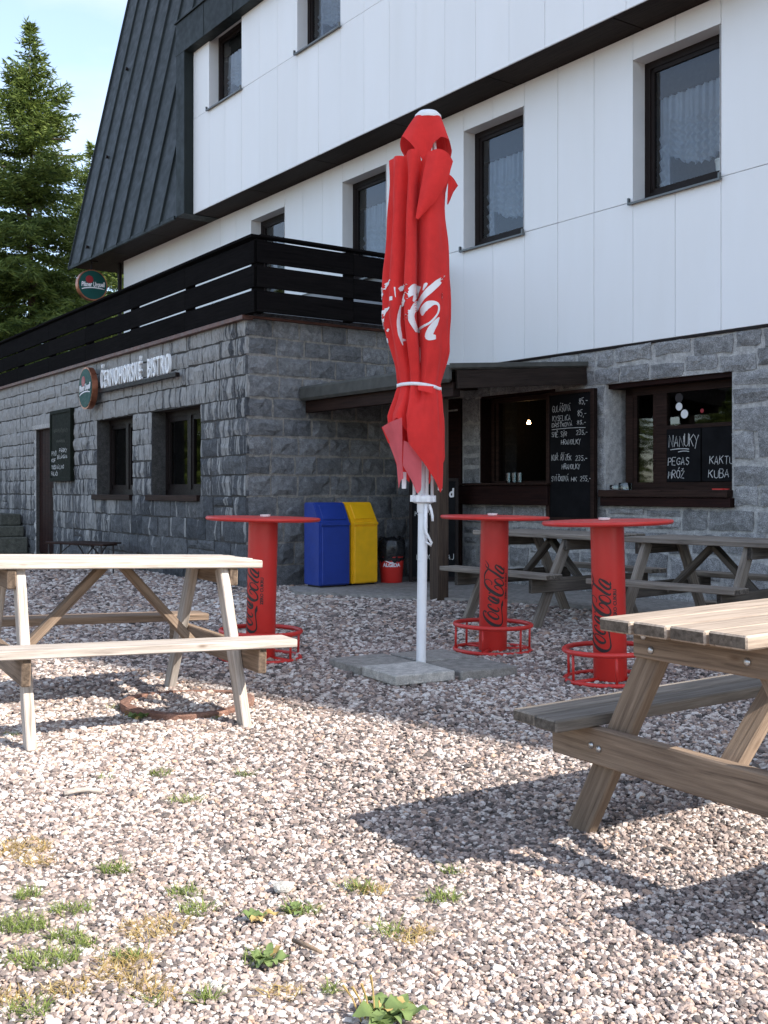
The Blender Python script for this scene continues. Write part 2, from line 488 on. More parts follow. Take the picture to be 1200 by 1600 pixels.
# ------------------------------------------------------------------ geometry helpers
def link(o, parent=None, loc=(0, 0, 0), rot=(0, 0, 0)):
    COL.objects.link(o)
    if parent is not None:
        o.parent = parent
    o.location = loc
    o.rotation_euler = rot
    return o

def empty(name, loc=(0, 0, 0), rz=0.0, label=None, cat=None, group=None, rot=None):
    o = bpy.data.objects.new(name, None)
    o.empty_display_size = 0.1
    link(o, None, loc, rot if rot else (0, 0, rz))
    tag(o, label, cat, group)
    return o

def tag(o, label=None, cat=None, group=None, kind=None):
    for k, v in (('label', label), ('category', cat), ('group', group), ('kind', kind)):
        if v:
            o[k] = v
    return o

def mesh(name, verts, faces, mat, smooth=False):
    me = bpy.data.meshes.new(name)
    me.from_pydata([tuple(v) for v in verts], [], [tuple(f) for f in faces])
    if mat is not None:
        me.materials.append(M[mat])
    if smooth:
        me.polygons.foreach_set('use_smooth', [True] * len(me.polygons))
    me.update()
    return me

def part(name, me, parent=None, loc=(0, 0, 0), rot=(0, 0, 0)):
    return link(bpy.data.objects.new(name, me), parent, loc, rot)

_boxes = {}
def box_mesh(sx, sy, sz, mat, bev=0.003):
    key = (round(sx, 4), round(sy, 4), round(sz, 4), mat, bev)
    if key in _boxes:
        return _boxes[key]
    bm = bmesh.new()
    bmesh.ops.create_cube(bm, size=1.0)
    bmesh.ops.scale(bm, vec=(sx, sy, sz), verts=bm.verts)
    if bev and min(sx, sy, sz) > 2.5 * bev:
        bmesh.ops.bevel(bm, geom=list(bm.edges), offset=bev, segments=1, affect='EDGES')
    me = bpy.data.meshes.new('box')
    bm.to_mesh(me)
    bm.free()
    me.materials.append(M[mat])
    _boxes[key] = me
    return me

def box(name, parent, mat, x0, x1, y0, y1, z0, z1, bev=0.003):
    me = box_mesh(abs(x1 - x0), abs(y1 - y0), abs(z1 - z0), mat, bev)
    return part(name, me, parent, ((x0 + x1) / 2, (y0 + y1) / 2, (z0 + z1) / 2))

def board(name, parent, mat, p0, p1, width, thick, side, bev=0.004):
    """A board from p0 to p1 (centre line); 'side' is the direction of its width."""
    p0, p1 = Vector(p0), Vector(p1)
    x = (p1 - p0)
    L = x.length
    x = x / L
    y = Vector(side)
    y = (y - x * y.dot(x)).normalized()
    z = x.cross(y)
    o = part(name, box_mesh(L, width, thick, mat, bev), parent)
    o.matrix_local = Matrix.Translation((p0 + p1) / 2) @ Matrix((x, y, z)).transposed().to_4x4()
    return o

class MB:
    def __init__(s):
        s.v, s.f = [], []
    def add(s, v, f):
        k = len(s.v)
        s.v += [tuple(p) for p in v]
        s.f += [tuple(i + k for i in q) for q in f]
        return s
    def box(s, x0, x1, y0, y1, z0, z1):
        return s.add([(x, y, z) for x in (x0, x1) for y in (y0, y1) for z in (z0, z1)],
                     [(0, 1, 3, 2), (4, 6, 7, 5), (0, 4, 5, 1), (2, 3, 7, 6), (0, 2, 6, 4), (1, 5, 7, 3)])
    def quad(s, a, b, c, d):
        return s.add([a, b, c, d], [(0, 1, 2, 3)])
    def tube(s, pts, r, seg=8, closed=False, cap=True):
        pts = [Vector(p) for p in pts]
        rs = r if isinstance(r, (list, tuple)) else [r] * len(pts)
        n = len(pts)
        vs, fs = [], []
        prev = None
        for i, p in enumerate(pts):
            if closed:
                d = pts[(i + 1) % n] - pts[i - 1]
            else:
                d = pts[min(i + 1, n - 1)] - pts[max(i - 1, 0)]
            d.normalize()
            u = Vector((0, 0, 1)) if abs(d.z) < 0.9 else Vector((1, 0, 0))
            if prev is not None:
                u = prev
            a = (u - d * u.dot(d)).normalized()
            prev = a
            b = d.cross(a)
            for k in range(seg):
                t = 2 * math.pi * k / seg
                vs.append(p + (a * math.cos(t) + b * math.sin(t)) * rs[i])
        m = n if closed else n - 1
        for i in range(m):
            for k in range(seg):
                i2 = (i + 1) % n
                fs.append((i * seg + k, i * seg + (k + 1) % seg, i2 * seg + (k + 1) % seg, i2 * seg + k))
        if not closed and cap:
            fs.append(tuple(range(seg))[::-1])
            fs.append(tuple((n - 1) * seg + k for k in range(seg)))
        return s.add(vs, fs)
    def lathe(s, prof, seg=32, cx=0, cy=0):
        vs, fs = [], []
        for r, z in prof:
            for k in range(seg):
                t = 2 * math.pi * k / seg
                vs.append((cx + r * math.cos(t), cy + r * math.sin(t), z))
        for i in range(len(prof) - 1):
            for k in range(seg):
                fs.append((i * seg + k, i * seg + (k + 1) % seg, (i + 1) * seg + (k + 1) % seg, (i + 1) * seg + k))
        if prof[0][0] > 1e-6:
            fs.append(tuple(range(seg))[::-1])
        if prof[-1][0] > 1e-6:
            fs.append(tuple((len(prof) - 1) * seg + k for k in range(seg)))
        return s.add(vs, fs)
    def prism(s, poly, y0, y1):
        n = len(poly)
        vs = [(x, y0, z) for x, z in poly] + [(x, y1, z) for x, z in poly]
        fs = [tuple(range(n)), tuple(range(2 * n - 1, n - 1, -1))] + [(i, i + n, (i + 1) % n + n, (i + 1) % n) for i in range(n)]
        return s.add(vs, fs)
    def build(s, name, mat, parent=None, loc=(0, 0, 0), rot=(0, 0, 0), smooth=False):
        return part(name, mesh(name, s.v, s.f, mat, smooth), parent, loc, rot)

def autosmooth(o, deg=40):
    me = o.data
    bm = bmesh.new()
    bm.from_mesh(me)
    bmesh.ops.recalc_face_normals(bm, faces=bm.faces)
    for e in bm.edges:
        e.smooth = (len(e.link_faces) == 2 and e.calc_face_angle(0) < math.radians(deg))
    for f in bm.faces:
        f.smooth = True
    bm.to_mesh(me)
    bm.free()
    return o

def wall_mesh(xs, zs, openings, y=0.0, depth=0.0):
    """Sheet with rectangular openings and reveals that run back by 'depth'."""
    X = sorted(set(list(xs) + [o[0] for o in openings] + [o[1] for o in openings]))
    Z = sorted(set(list(zs) + [o[2] for o in openings] + [o[3] for o in openings]))
    mb = MB()
    for i in range(len(X) - 1):
        for j in range(len(Z) - 1):
            cx, cz = (X[i] + X[i + 1]) / 2, (Z[j] + Z[j + 1]) / 2
            if any(o[0] < cx < o[1] and o[2] < cz < o[3] for o in openings):
                continue
            mb.quad((X[i], y, Z[j]), (X[i + 1], y, Z[j]), (X[i + 1], y, Z[j + 1]), (X[i], y, Z[j + 1]))
    if depth:
        for a, b, c, d in openings:
            for p, q in (((a, c), (a, d)), ((a, d), (b, d)), ((b, d), (b, c)), ((b, c), (a, c))):
                mb.quad((p[0], y, p[1]), (q[0], y, q[1]), (q[0], y + depth, q[1]), (p[0], y + depth, p[1]))
    return mb

def text_mesh(s, size=0.2, extrude=0.0, bold=0.0, xs=1.0, shear=0.0, mat='letter', align='CENTER'):
    """Mesh of lettering standing in the XZ plane, facing -Y."""
    cu = bpy.data.curves.new('lettering', 'FONT')
    cu.body = s
    cu.size = size
    cu.extrude = extrude
    cu.offset = bold
    cu.shear = shear
    cu.align_x = align
    cu.resolution_u = 3
    ob = bpy.data.objects.new('lettering', cu)
    COL.objects.link(ob)
    dg = bpy.context.evaluated_depsgraph_get()
    dg.update()
    me = bpy.data.meshes.new_from_object(ob.evaluated_get(dg))
    bpy.data.objects.remove(ob)
    bpy.data.curves.remove(cu)
    co = np.zeros(len(me.vertices) * 3)
    me.vertices.foreach_get('co', co)
    co = co.reshape(-1, 3)
    new = np.stack([co[:, 0] * xs, -co[:, 2], co[:, 1]], 1)
    me.vertices.foreach_set('co', new.ravel())
    me.materials.clear()
    me.materials.append(M[mat])
    me.update()
    return me

# single-stroke capitals for chalk writing (4 x 6 grid)
GL = {'A': '0,0 2,6 4,0|1,2 3,2', 'B': '0,0 0,6 3,6 3.6,4.6 2.6,3.2 0,3.2|2.6,3.2 4,1.6 3,0 0,0', 'C': '4,5 2.4,6 .6,5 0,3 .6,1 2.4,0 4,1',
      'D': '0,0 0,6 2.4,6 4,4 4,2 2.4,0 0,0', 'E': '4,6 0,6 0,0 4,0|0,3.1 3,3.1', 'F': '4,6 0,6 0,0|0,3.1 3,3.1', 'G': '4,5 2.4,6 .6,5 0,3 .6,1 2.4,0 4,1 4,2.8 2.4,2.8',
      'H': '0,0 0,6|4,0 4,6|0,3 4,3', 'I': '1,0 1,6', 'J': '3,6 3,1 2,0 .5,.6', 'K': '0,0 0,6|4,6 0,2.8|1.2,3.4 4,0', 'L': '0,6 0,0 3.6,0', 'M': '0,0 .4,6 2,2.4 3.6,6 4,0',
      'N': '0,0 0,6 4,0 4,6', 'O': '2,6 .4,5 0,3 .4,1 2,0 3.6,1 4,3 3.6,5 2,6', 'P': '0,0 0,6 3,6 4,4.8 3,3.2 0,3', 'R': '0,0 0,6 3,6 4,4.8 3,3.2 0,3|1.6,3 4,0',
      'S': '3.8,5.2 2.4,6 .6,5.4 .4,4.2 3.4,2.4 3.6,1 2,0 .2,.8', 'T': '0,6 4,6|2,6 2,0', 'U': '0,6 .2,1 2,0 3.8,1 4,6', 'V': '0,6 2,0 4,6', 'W': '0,6 1,0 2,4 3,0 4,6',
      'X': '0,0 4,6|0,6 4,0', 'Y': '0,6 2,3.2 4,6|2.6,4 1,-1.2', 'Z': '0,6 4,6 0,0 4,0', '0': '2,6 .4,5 0,3 .4,1 2,0 3.6,1 4,3 3.6,5 2,6', '1': '1,4.6 2,6 2,0',
      '2': '.2,4.8 1.6,6 3.6,5.2 3.4,3.4 0,0 4,0', '3': '.2,5.6 2.4,6 3.6,4.8 1.6,3.2 3.8,1.8 2,0 0,.6', '5': '3.8,6 .6,6 .4,3.4 2.6,3.6 3.8,2 2.4,0 .2,.6', '7': '0,6 4,6 1.4,0',
      '8': '2,3.2 .4,4.6 2,6 3.6,4.6 2,3.2 .2,1.6 2,0 3.8,1.6 2,3.2', ',': '1.2,.6 .6,-1', '-': '0,2.6 3,2.6', '.': '1,0 1.3,.3', ' ': ''}
ACC = {'Á': ('A', '2.2,7 3.2,8.2'), 'É': ('E', '2,7 3,8.2'), 'Í': ('I', '1,7 2,8.2'), 'Ó': ('O', '2,7 3,8.2'), 'Ý': ('Y', '2,7 3,8.2'), 'Š': ('S', '1,8 2,7 3,8'), 'Č': ('C', '1,8 2,7 3,8'),
       'Ř': ('R', '1,8 2,7 3,8'), 'Ž': ('Z', '1,8 2,7 3,8'), 'Ě': ('E', '1,8 2,7 3,8'), 'Ť': ('T', '1,8 2,7 3,8')}
for k, (b_, a_) in ACC.items():
    GL[k] = GL[b_] + '|' + a_

def ribbon(mb, pts, widths, fn):
    """Flat stroke of varying width in a 2D plane, mapped into space by fn(x, y)."""
    pts = [Vector(p) for p in pts]
    n = len(pts)
    vs, fs = [], []
    for i, p in enumerate(pts):
        d = pts[min(i + 1, n - 1)] - pts[max(i - 1, 0)]
        if d.length < 1e-9:
            d = Vector((1, 0))
        d.normalize()
        w = widths[i] if isinstance(widths, (list, tuple)) else widths
        nn = Vector((-d.y, d.x)) * w / 2
        vs += [fn(*(p + nn)), fn(*(p - nn))]
    for i in range(n - 1):
        fs.append((2 * i, 2 * i + 1, 2 * i + 3, 2 * i + 2))
    mb.add(vs, fs)

def smooth_path(pts, ws, k=5):
    """Catmull-Rom resampling of a stroke and its widths."""
    P = [Vector(p) for p in pts]
    n = len(P)
    op, ow = [], []
    for i in range(n - 1):
        p0, p1, p2, p3 = P[max(i - 1, 0)], P[i], P[i + 1], P[min(i + 2, n - 1)]
        for j in range(k):
            t = j / k
            op.append(0.5 * ((2 * p1) + (p2 - p0) * t + (2 * p0 - 5 * p1 + 4 * p2 - p3) * t * t + (3 * p1 - p0 - 3 * p2 + p3) * t ** 3))
            ow.append(ws[i] * (1 - t) + ws[i + 1] * t)
    op.append(P[-1])
    ow.append(ws[-1])
    return op, ow

def chalk(lines, parent, mat='chalk', name='chalk_writing', y=-0.004, stroke=0.008):
    """lines: (text, x, z, letter height, letter width)"""
    mb = MB()
    rr = random.Random(len(lines) * 7 + int(abs(lines[0][1]) * 100))
    for s, x, z, h, w in lines:
        if s == '_':
            ribbon(mb, [(x + w * t, z + h * math.sin(t * 3)) for t in (0, 0.25, 0.5, 0.75, 1)], stroke, lambda a, b: (a, y, b))
            continue
        cx = x
        for ch in s:
            g = GL.get(ch, '')
            j = lambda: rr.uniform(-0.03, 0.03)
            hh = h * rr.uniform(0.88, 1.1)
            dz = rr.uniform(-0.06, 0.06) * h
            for st in g.split('|'):
                if not st:
                    continue
                pts = [tuple(float(q) for q in p.split(',')) for p in st.split(' ')]
                pp = [(cx + (px / 4 + j()) * w * 0.78 + 0.08 * py / 6 * w, z + dz + (py / 6 + j()) * hh) for px, py in pts]
                ribbon(mb, pp, [stroke * rr.uniform(0.7, 1.15) for _ in pp], lambda a, b: (a, y, b))
            cx += w * (0.55 if ch in 'I,. -' else 1.0) * rr.uniform(0.93, 1.07)
    return mb.build(name, mat, parent)

# ------------------------------------------------------------------ ground
g = MB()
S = 320.0
g.quad((-S, -S, 0), (S, -S, 0), (S, S, 0), (-S, S, 0))
tag(g.build('ground', 'ground'), kind='structure')

# ------------------------------------------------------------------ stone walls
def stone_mesh(w, h, nx, nz, rough, mat, rr, jk=0.035):
    """Rock-faced block, front towards -Y, origin at its lower left corner."""
    vs, fs = [], []
    jit = min(w, h) * jk
    for j in range(nz + 1):
        for i in range(nx + 1):
            edge = i in (0, nx) or j in (0, nz)
            x = w * i / nx + (rr.uniform(-1, 1) * jit if edge else rr.uniform(-1, 1) * w / nx * 0.28)
            z = h * j / nz + (rr.uniform(-1, 1) * jit if edge else rr.uniform(-1, 1) * h / nz * 0.28)
            y = -rr.uniform(0.006, 0.014) if edge else -0.014 - rr.random() * rough
            vs.append((x, y, z))
    W = nx + 1
    for j in range(nz):
        for i in range(nx):
            a = j * W + i
            if rr.random() < 0.5:
                fs += [(a, a + 1, a + W + 1), (a, a + W + 1, a + W)]
            else:
                fs += [(a, a + 1, a + W), (a + 1, a + W + 1, a + W)]
    ring = list(range(W)) + [W * j + nx for j in range(1, nz + 1)] + [nz * W + i for i in range(nx - 1, -1, -1)] + [W * j for j in range(nz - 1, 0, -1)]
    k = len(vs)
    for r in ring:
        vs.append((vs[r][0], 0.030, vs[r][2]))
    m = len(ring)
    for i in range(m):
        fs.append((ring[i], k + i, k + (i + 1) % m, ring[(i + 1) % m]))
    return vs, fs

def lay_stones(wall, x0, x1, courses, openings, wmin, wmax, gap, mat, nx=3, nz=2, rough=0.022, limit=10 ** 6, key=lambda x: x, seed=1, wob=0.0):
    """Courses of separate blocks on a wall part; past 'limit' the farthest join into one part."""
    rr = random.Random(seed)
    cells = []
    for (z0, z1) in courses:
        spans = [(x0, x1)]
        for a, b, c, d in openings:
            if min(z1, d) - max(z0, c) > 0.03:
                ns = []
                for s0, s1 in spans:
                    if b <= s0 or a >= s1:
                        ns.append((s0, s1))
                        continue
                    if a > s0:
                        ns.append((s0, a))
                    if b < s1:
                        ns.append((b, s1))
                spans = ns
        for s0, s1 in spans:
            x = s0
            while x < s1 - 0.02:
                w = rr.uniform(wmin, wmax)
                if s1 - (x + w) < wmin * 0.7:
                    w = s1 - x
                if w > wmax * 1.25:
                    w = (s1 - x) / 2
                dz = rr.uniform(-wob, wob)
                hgt = z1 - z0
                if wob and rr.random() < (0.3 if wob > 0.02 else 0.05) and hgt > 0.22 and w > 0.2:
                    q = rr.uniform(0.4, 0.6)
                    cells.append((x, z0 + dz, w, hgt * q))
                    cells.append((x, z0 + hgt * q + dz, w, hgt * (1 - q)))
                else:
                    cells.append((x, z0 + dz, w, hgt))
                x += w
    cells.sort(key=lambda c: key(c[0]))
    rest = MB()
    for i, (x, z, w, h) in enumerate(cells):
        gp = gap * rr.uniform(0.7, 1.3)
        vs, fs = stone_mesh(max(w - gp, 0.05), max(h - gp, 0.05), nx, nz, rough, mat, rr, 0.075 if wob > 0.02 else 0.04)
        ox, oz = x + gp / 2, z + gp / 2
        if i < limit:
            part('stone', mesh('stone', vs, fs, mat), wall, (ox, rr.uniform(-0.006, 0.006), oz))
        else:
            rest.add([(a + ox, b, c + oz) for a, b, c in vs], fs)
    if rest.v:
        tag(rest.build('stones', mat, wall), kind='stuff')
    return len(cells)

# ================================================================== the lodge
lodge = empty('mountain_lodge', C0, YAW_L, 'large white panelled lodge with dark metal mansard roof and granite ground floor', 'building')
A_END = 22.3
PW = 0.5550
low_open = [(0.785 + 2.775 * k, 0.785 + 2.775 * k + 1.095, 4.19, 5.67) for k in (-2, -1, 0, 1)]
K1 = (1.10, 2.40, 1.22, 2.31)
K2 = (3.17, 4.79, 1.16, 2.30)

# lower facade
wall_mesh([-10.29, A_END], [2.68, 5.99], low_open, 0.012, 0.0).build('wall', 'backing', lodge)
seams = [0.785 + PW * k for k in range(-20, 12)]
seams = [-10.29] + [s for s in seams if s > -10.1]
for i in range(len(seams) - 1):
    wincol = any(o[0] < (seams[i] + seams[i + 1]) / 2 < o[1] for o in low_open)
    for z0, z1 in ((2.70, 4.186), (4.186, 5.67), (5.67, 5.945)) if wincol else ((2.70, 4.186), (4.186, 5.945)):
        if seams[i + 1] < -0.2 and z1 < 4.5:
            continue
        cx, cz = (seams[i] + seams[i + 1]) / 2, (z0 + z1) / 2
        if any(o[0] < cx < o[1] and o[2] < cz < o[3] for o in low_open):
            continue
        o = box('panel', lodge, 'panel', seams[i] + 0.003, seams[i + 1] - 0.003, -0.012, 0.004, z0 + 0.003, z1 - 0.003, 0.002)
        o.location.y += random.uniform(-0.0015, 0.0015)
        o.rotation_euler = (random.uniform(-1, 1) * 0.0012, 0, random.uniform(-1, 1) * 0.002)
box('panel', lodge, 'panel', seams[-1] + 0.003, A_END, -0.012, 0.004, 2.70, 5.945)
box('flashing', lodge, 'frame', -0.2, A_END, -0.02, 0.02, 2.672, 2.697)

# upper storey that juts out
UW = 0.577
U0 = 0.451
JY = -0.5
up_open = [(U0 - 10 * UW, U0 - 8 * UW, 7.60, 8.83), (U0 - 5 * UW, U0 - 3 * UW, 7.60, 8.83), (U0, U0 + 2 * UW, 7.6, 8.83), (U0 + 5 * UW, U0 + 7 * UW, 7.6, 8.83)]
wall_mesh([-5.93, A_END], [5.95, 9.3], up_open, JY + 0.012).build('wall', 'backing', lodge)
useams = [-5.925] + [U0 + UW * k for k in range(-10, 9)]
for i in range(len(useams) - 1):
    for z0, z1 in ((5.945, 7.585), (7.585, 8.83), (8.83, 9.28)):
        cx, cz = (useams[i] + useams[i + 1]) / 2, (z0 + z1) / 2
        if any(o[0] < cx < o[1] and o[2] < cz < o[3] for o in up_open):
            continue
        o = box('panel', lodge, 'panel', useams[i] + 0.0025, useams[i + 1] - 0.0025, JY - 0.012, JY + 0.004, z0 + 0.0025, z1 - 0.0025, 0.002)
        o.location.y += random.uniform(-0.001, 0.001)
        o.rotation_euler = (random.uniform(-1, 1) * 0.001, 0, random.uniform(-1, 1) * 0.0018)
box('panel', lodge, 'panel', useams[-1] + 0.003, A_END, JY - 0.012, JY + 0.004, 5.945, 9.28)

# soffit under the jutting storey, in boards
sx = -11.6
while sx < 12:
    w = 1.93
    yfront = -0.66 if sx < -6.3 else -0.482
    x1 = min(sx + w, -5.95) if sx < -5.95 < sx + w else sx + w
    box('soffit_board', lodge, 'soffit', sx + 0.006, x1 - 0.006, yfront, 0.30 if sx > -10.3 else 1.4, 5.952, 5.985)
    sx = x1
box('soffit', lodge, 'soffit', 12, A_END, -0.48, 0.1, 5.952, 5.985)

# mansard roof: plane leaning back as it rises
def roof_y(z):
    return -0.695 + (z - 5.93) * 0.2222
Z_TOP = 17.6
def roof_strip(a0, a1, z0, z1, th=0.02):
    mb = MB()
    y0, y1 = roof_y(z0), roof_y(z1)
    mb.add([(a0, y0, z0), (a1, y0, z0), (a1, y1, z1), (a0, y1, z1), (a0, y0 + th, z0), (a1, y0 + th, z0), (a1, y1 + th, z1), (a0, y1 + th, z1)],
           [(0, 1, 2, 3), (7, 6, 5, 4), (0, 4, 5, 1), (3, 2, 6, 7), (0, 3, 7, 4), (1, 5, 6, 2)])
    return mb
rw = 0.678
ra = -11.64
k = 0
while ra < -2.5:
    z0 = 5.93 if ra < -6.3 else 9.28
    o = roof_strip(ra, ra + rw, z0, Z_TOP).build('roof_panel', 'metal', lodge)
    o.location.y = random.uniform(-0.004, 0.004)
    s = MB()
    yy0, yy1 = roof_y(z0), roof_y(Z_TOP)
    s.add([(ra - 0.011, yy0 - 0.034, z0), (ra + 0.011, yy0 - 0.034, z0), (ra + 0.011, yy1 - 0.034, Z_TOP), (ra - 0.011, yy1 - 0.034, Z_TOP),
           (ra - 0.014, yy0 + 0.01, z0), (ra + 0.014, yy0 + 0.01, z0), (ra + 0.014, yy1 + 0.01, Z_TOP), (ra - 0.014, yy1 + 0.01, Z_TOP)],
          [(0, 1, 2, 3), (0, 4, 5, 1), (3, 2, 6, 7), (0, 3, 7, 4), (1, 5, 6, 2)])
    s.build('roof_seam', 'metal', lodge)
    if k in (1,):
        for zz in (6.2, 8.15, 10.1, 12.1):
            box('snow_hook', lodge, 'frame', ra + 0.26, ra + 0.32, roof_y(zz) - 0.05, roof_y(zz), zz, zz + 0.05)
    ra += rw
    k += 1
LEAN = 0.10  # unseen roof end slanted to steer the shadow edge on the gravel
a_lo, a_hi = A_END + LEAN * (12.8 - 9.28), A_END - LEAN * (Z_TOP - 12.8)
mb = MB()
mb.add([(ra, roof_y(9.28), 9.28), (a_lo, roof_y(9.28), 9.28), (a_hi, roof_y(Z_TOP), Z_TOP), (ra, roof_y(Z_TOP), Z_TOP)], [(0, 1, 2, 3)])
mb.build('roof', 'metal', lodge)
mb = MB()
mb.quad((-11.64, roof_y(Z_TOP), Z_TOP), (a_hi, roof_y(Z_TOP), Z_TOP), (a_hi, 7.5, Z_TOP + 0.1), (-11.64, 7.5, Z_TOP + 0.1))
mb.build('roof_top', 'metal', lodge)
box('eave_trim', lodge, 'metal_green', -11.66, -6.29, -0.712, -0.672, 5.90, 5.965)
# dormer surround
box('dormer_frame', lodge, 'metal_green', -6.27, -5.935, -0.68, 0.0, 5.94, 8.75)
box('dormer_fascia', lodge, 'metal_green', -6.275, A_END, -0.684, JY + 0.02, 8.74, 9.30, 0.004)
sx = -5.2
while sx < 8:
    box('fascia_joint', lodge, 'metal', sx, sx + 0.012, -0.69, -0.68, 8.745, 9.30, 0)
    sx += 1.05
box('dormer_roof', lodge, 'metal_green', -6.30, A_END, -0.71, 0.15, 9.303, 9.33)
# gable and back; unseen near end cut down so sun passes
mb = MB()
mb.quad((-10.29, 0.012, 2.6), (-10.29, 7.5, 2.6), (-10.29, 7.5, 5.99), (-10.29, 0.012, 5.99))
mb.build('wall', 'reveal', lodge)
mb = MB()
mb.add([(-11.6, roof_y(5.95), 5.95), (-11.6, 7.5, 5.95), (-11.6, 7.5, Z_TOP), (-11.6, roof_y(Z_TOP), Z_TOP)], [(0, 1, 2, 3)])
mb.build('gable', 'metal', lodge)
mb = MB()
mb.quad((-10.29, 7.5, 0), (A_END - 2, 7.5, 0), (A_END - 2, 7.5, Z_TOP), (-10.29, 7.5, Z_TOP))
mb.quad((A_END - 0.05, 0.1, 0), (A_END - 0.05, 7.5, 0), (A_END - 0.05, 7.5, 9.2), (A_END - 0.05, 0.1, 9.2))
mb.build('wall', 'reveal', lodge)
box('drainpipe', lodge, 'frame', -10.62, -10.54, -0.02, 0.06, 3.2, 5.95, 0.02)

def lodge_window(op, y, depth, seed):
    a, b, c, d = op
    mb = MB()
    for p, q in (((a, c), (a, d)), ((a, d), (b, d)), ((b, d), (b, c))):
        mb.quad((p[0], y, p[1]), (q[0], y, q[1]), (q[0], y + depth, q[1]), (p[0], y + depth, p[1]))
    # frame ring is the window part, the rest hangs from it
    fr = MB()
    t = 0.075
    yf = y + depth - 0.05
    for (x0, x1, z0, z1) in ((a, a + t, c, d), (b - t, b, c, d), (a + t, b - t, c, c + t + 0.02), (a + t, b - t, d - t, d)):
        fr.box(x0, x1, yf, yf + 0.06, z0, z1)
    for (x0, x1, z0, z1) in ((a + t, a + t + 0.045, c + t, d - t), (b - t - 0.045, b - t, c + t, d - t), (a + t, b - t, c + t, c + t + 0.06), (a + t, b - t, d - t - 0.045, d - t)):
        fr.box(x0, x1, yf + 0.012, yf + 0.05, z0, z1)
    w = fr.build('window', 'frame', lodge)
    mb.build('reveal', 'reveal', w)
    g = MB()
    g.quad((a + t, yf + 0.03, c + t), (b - t, yf + 0.03, c + t), (b - t, yf + 0.03, d - t), (a + t, yf + 0.03, d - t))
    g.build('pane', 'glass', w)
    sl = MB()
    sl.add([(a - 0.03, y - 0.05, c - 0.02), (b + 0.03, y - 0.05, c - 0.02), (b + 0.03, yf, c + 0.012), (a - 0.03, yf, c + 0.012),
            (a - 0.03, y - 0.05, c - 0.04), (b + 0.03, y - 0.05, c - 0.04), (b + 0.03, yf, c - 0.01), (a - 0.03, yf, c - 0.01)],
           [(0, 1, 2, 3), (7, 6, 5, 4), (0, 4, 5, 1), (0, 3, 7, 4), (1, 5, 6, 2)])
    sl.box(a - 0.035, a - 0.015, y - 0.052, y - 0.02, c - 0.042, c + 0.03)
    sl.box(b + 0.015, b + 0.035, y - 0.052, y - 0.02, c - 0.042, c + 0.03)
    sl.build('window_sill', 'sill', w)
    # room behind
    rm = MB()
    x0, x1, y0, y1, z0, z1 = a - 0.5, b + 0.5, yf + 0.07, yf + 2.0, c - 0.4, d + 0.25
    rm.quad((x0, y1, z0), (x1, y1, z0), (x1, y1, z1), (x0, y1, z1))
    rm.quad((x0, y0, z0), (x0, y1, z0), (x0, y1, z1), (x0, y0, z1))
    rm.quad((x1, y0, z0), (x1, y1, z0), (x1, y1, z1), (x1, y0, z1))
    rm.quad((x0, y0, z0), (x1, y0, z0), (x1, y1, z0), (x0, y1, z0))
    rm.quad((x0, y0, z1), (x1, y0, z1), (x1, y1, z1), (x0, y1, z1))
    rm.build('room', 'room', w)
    # lace curtain: pleated, gathered in scallops low down
    rr = random.Random(seed)
    cv = MB()
    N, K = 96, 26
    vs, fs = [], []
    wdt = b - a - 2 * t
    for j in range(K + 1):
        for i in range(N + 1):
            u = i / N
            x = a + t + 0.02 + u * (wdt - 0.04)
            hem = c + t + (0.42 - 0.30 * u if u > 0.3 else 0.02) * (d - c) * 0.75 + 0.02 * math.sin(u * 60)
            hem = c + t + 0.0 if u < 0.16 else c + t + (0.36 + 0.10 * math.cos(u * 5)) * (d - c) * 0.6 + 0.015 * math.sin(u * 70)
            ztop = d - t - 0.19 * (d - c)
            z = ztop - (ztop - hem) * j / K
            fold = 0.018 * math.sin(u * 58 + 1.5 * math.sin(u * 9)) + 0.012 * math.sin(u * 133)
            gather = 0.03 * math.sin(j * 2.1 + 0.9 * math.sin(u * 34)) if j > K * 0.42 else 0
            vs.append((x, yf + 0.14 + fold + gather, z))
    for j in range(K):
        for i in range(N):
            p = j * (N + 1) + i
            fs.append((p, p + 1, p + N + 2, p + N + 1))
    cv.add(vs, fs).build('curtain', 'curtain', w, smooth=True)
    box('reflection_box', w, 'dark_room', a - 0.1, b + 0.1, yf + 0.10, yf + 0.24, d - t - 0.20 * (d - c), d + 0.1)  # dark box put in for the soffit's dark reflection in the pane
    return w

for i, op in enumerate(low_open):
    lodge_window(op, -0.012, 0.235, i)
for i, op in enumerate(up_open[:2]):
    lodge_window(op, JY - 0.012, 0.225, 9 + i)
# lamp and white pot seen in the near windows
def pot(a, y, z, lab):
    e = empty('flower_pot', C0 + RX * a + NX * y + Vector((0, 0, z)), 0, lab, 'pot')
    mb = MB()
    mb.lathe([(0.072, 0.0), (0.078, 0.005), (0.088, 0.15), (0.094, 0.152), (0.094, 0.17), (0.082, 0.17), (0.08, 0.12), (0.0, 0.12)], 24)
    autosmooth(mb.build('pot_body', 'porcelain', e))
    box('inner_ledge', lodge, 'reveal', a - 0.35, a + 0.3, y - 0.09, y + 0.14, z - 0.03, z)
pot(4.42, 0.37, 4.315, 'white pot standing inside the near upper window by the picture edge')
pot(1.80, 0.37, 4.315, 'white pot half hidden inside the window just beside the parasol')

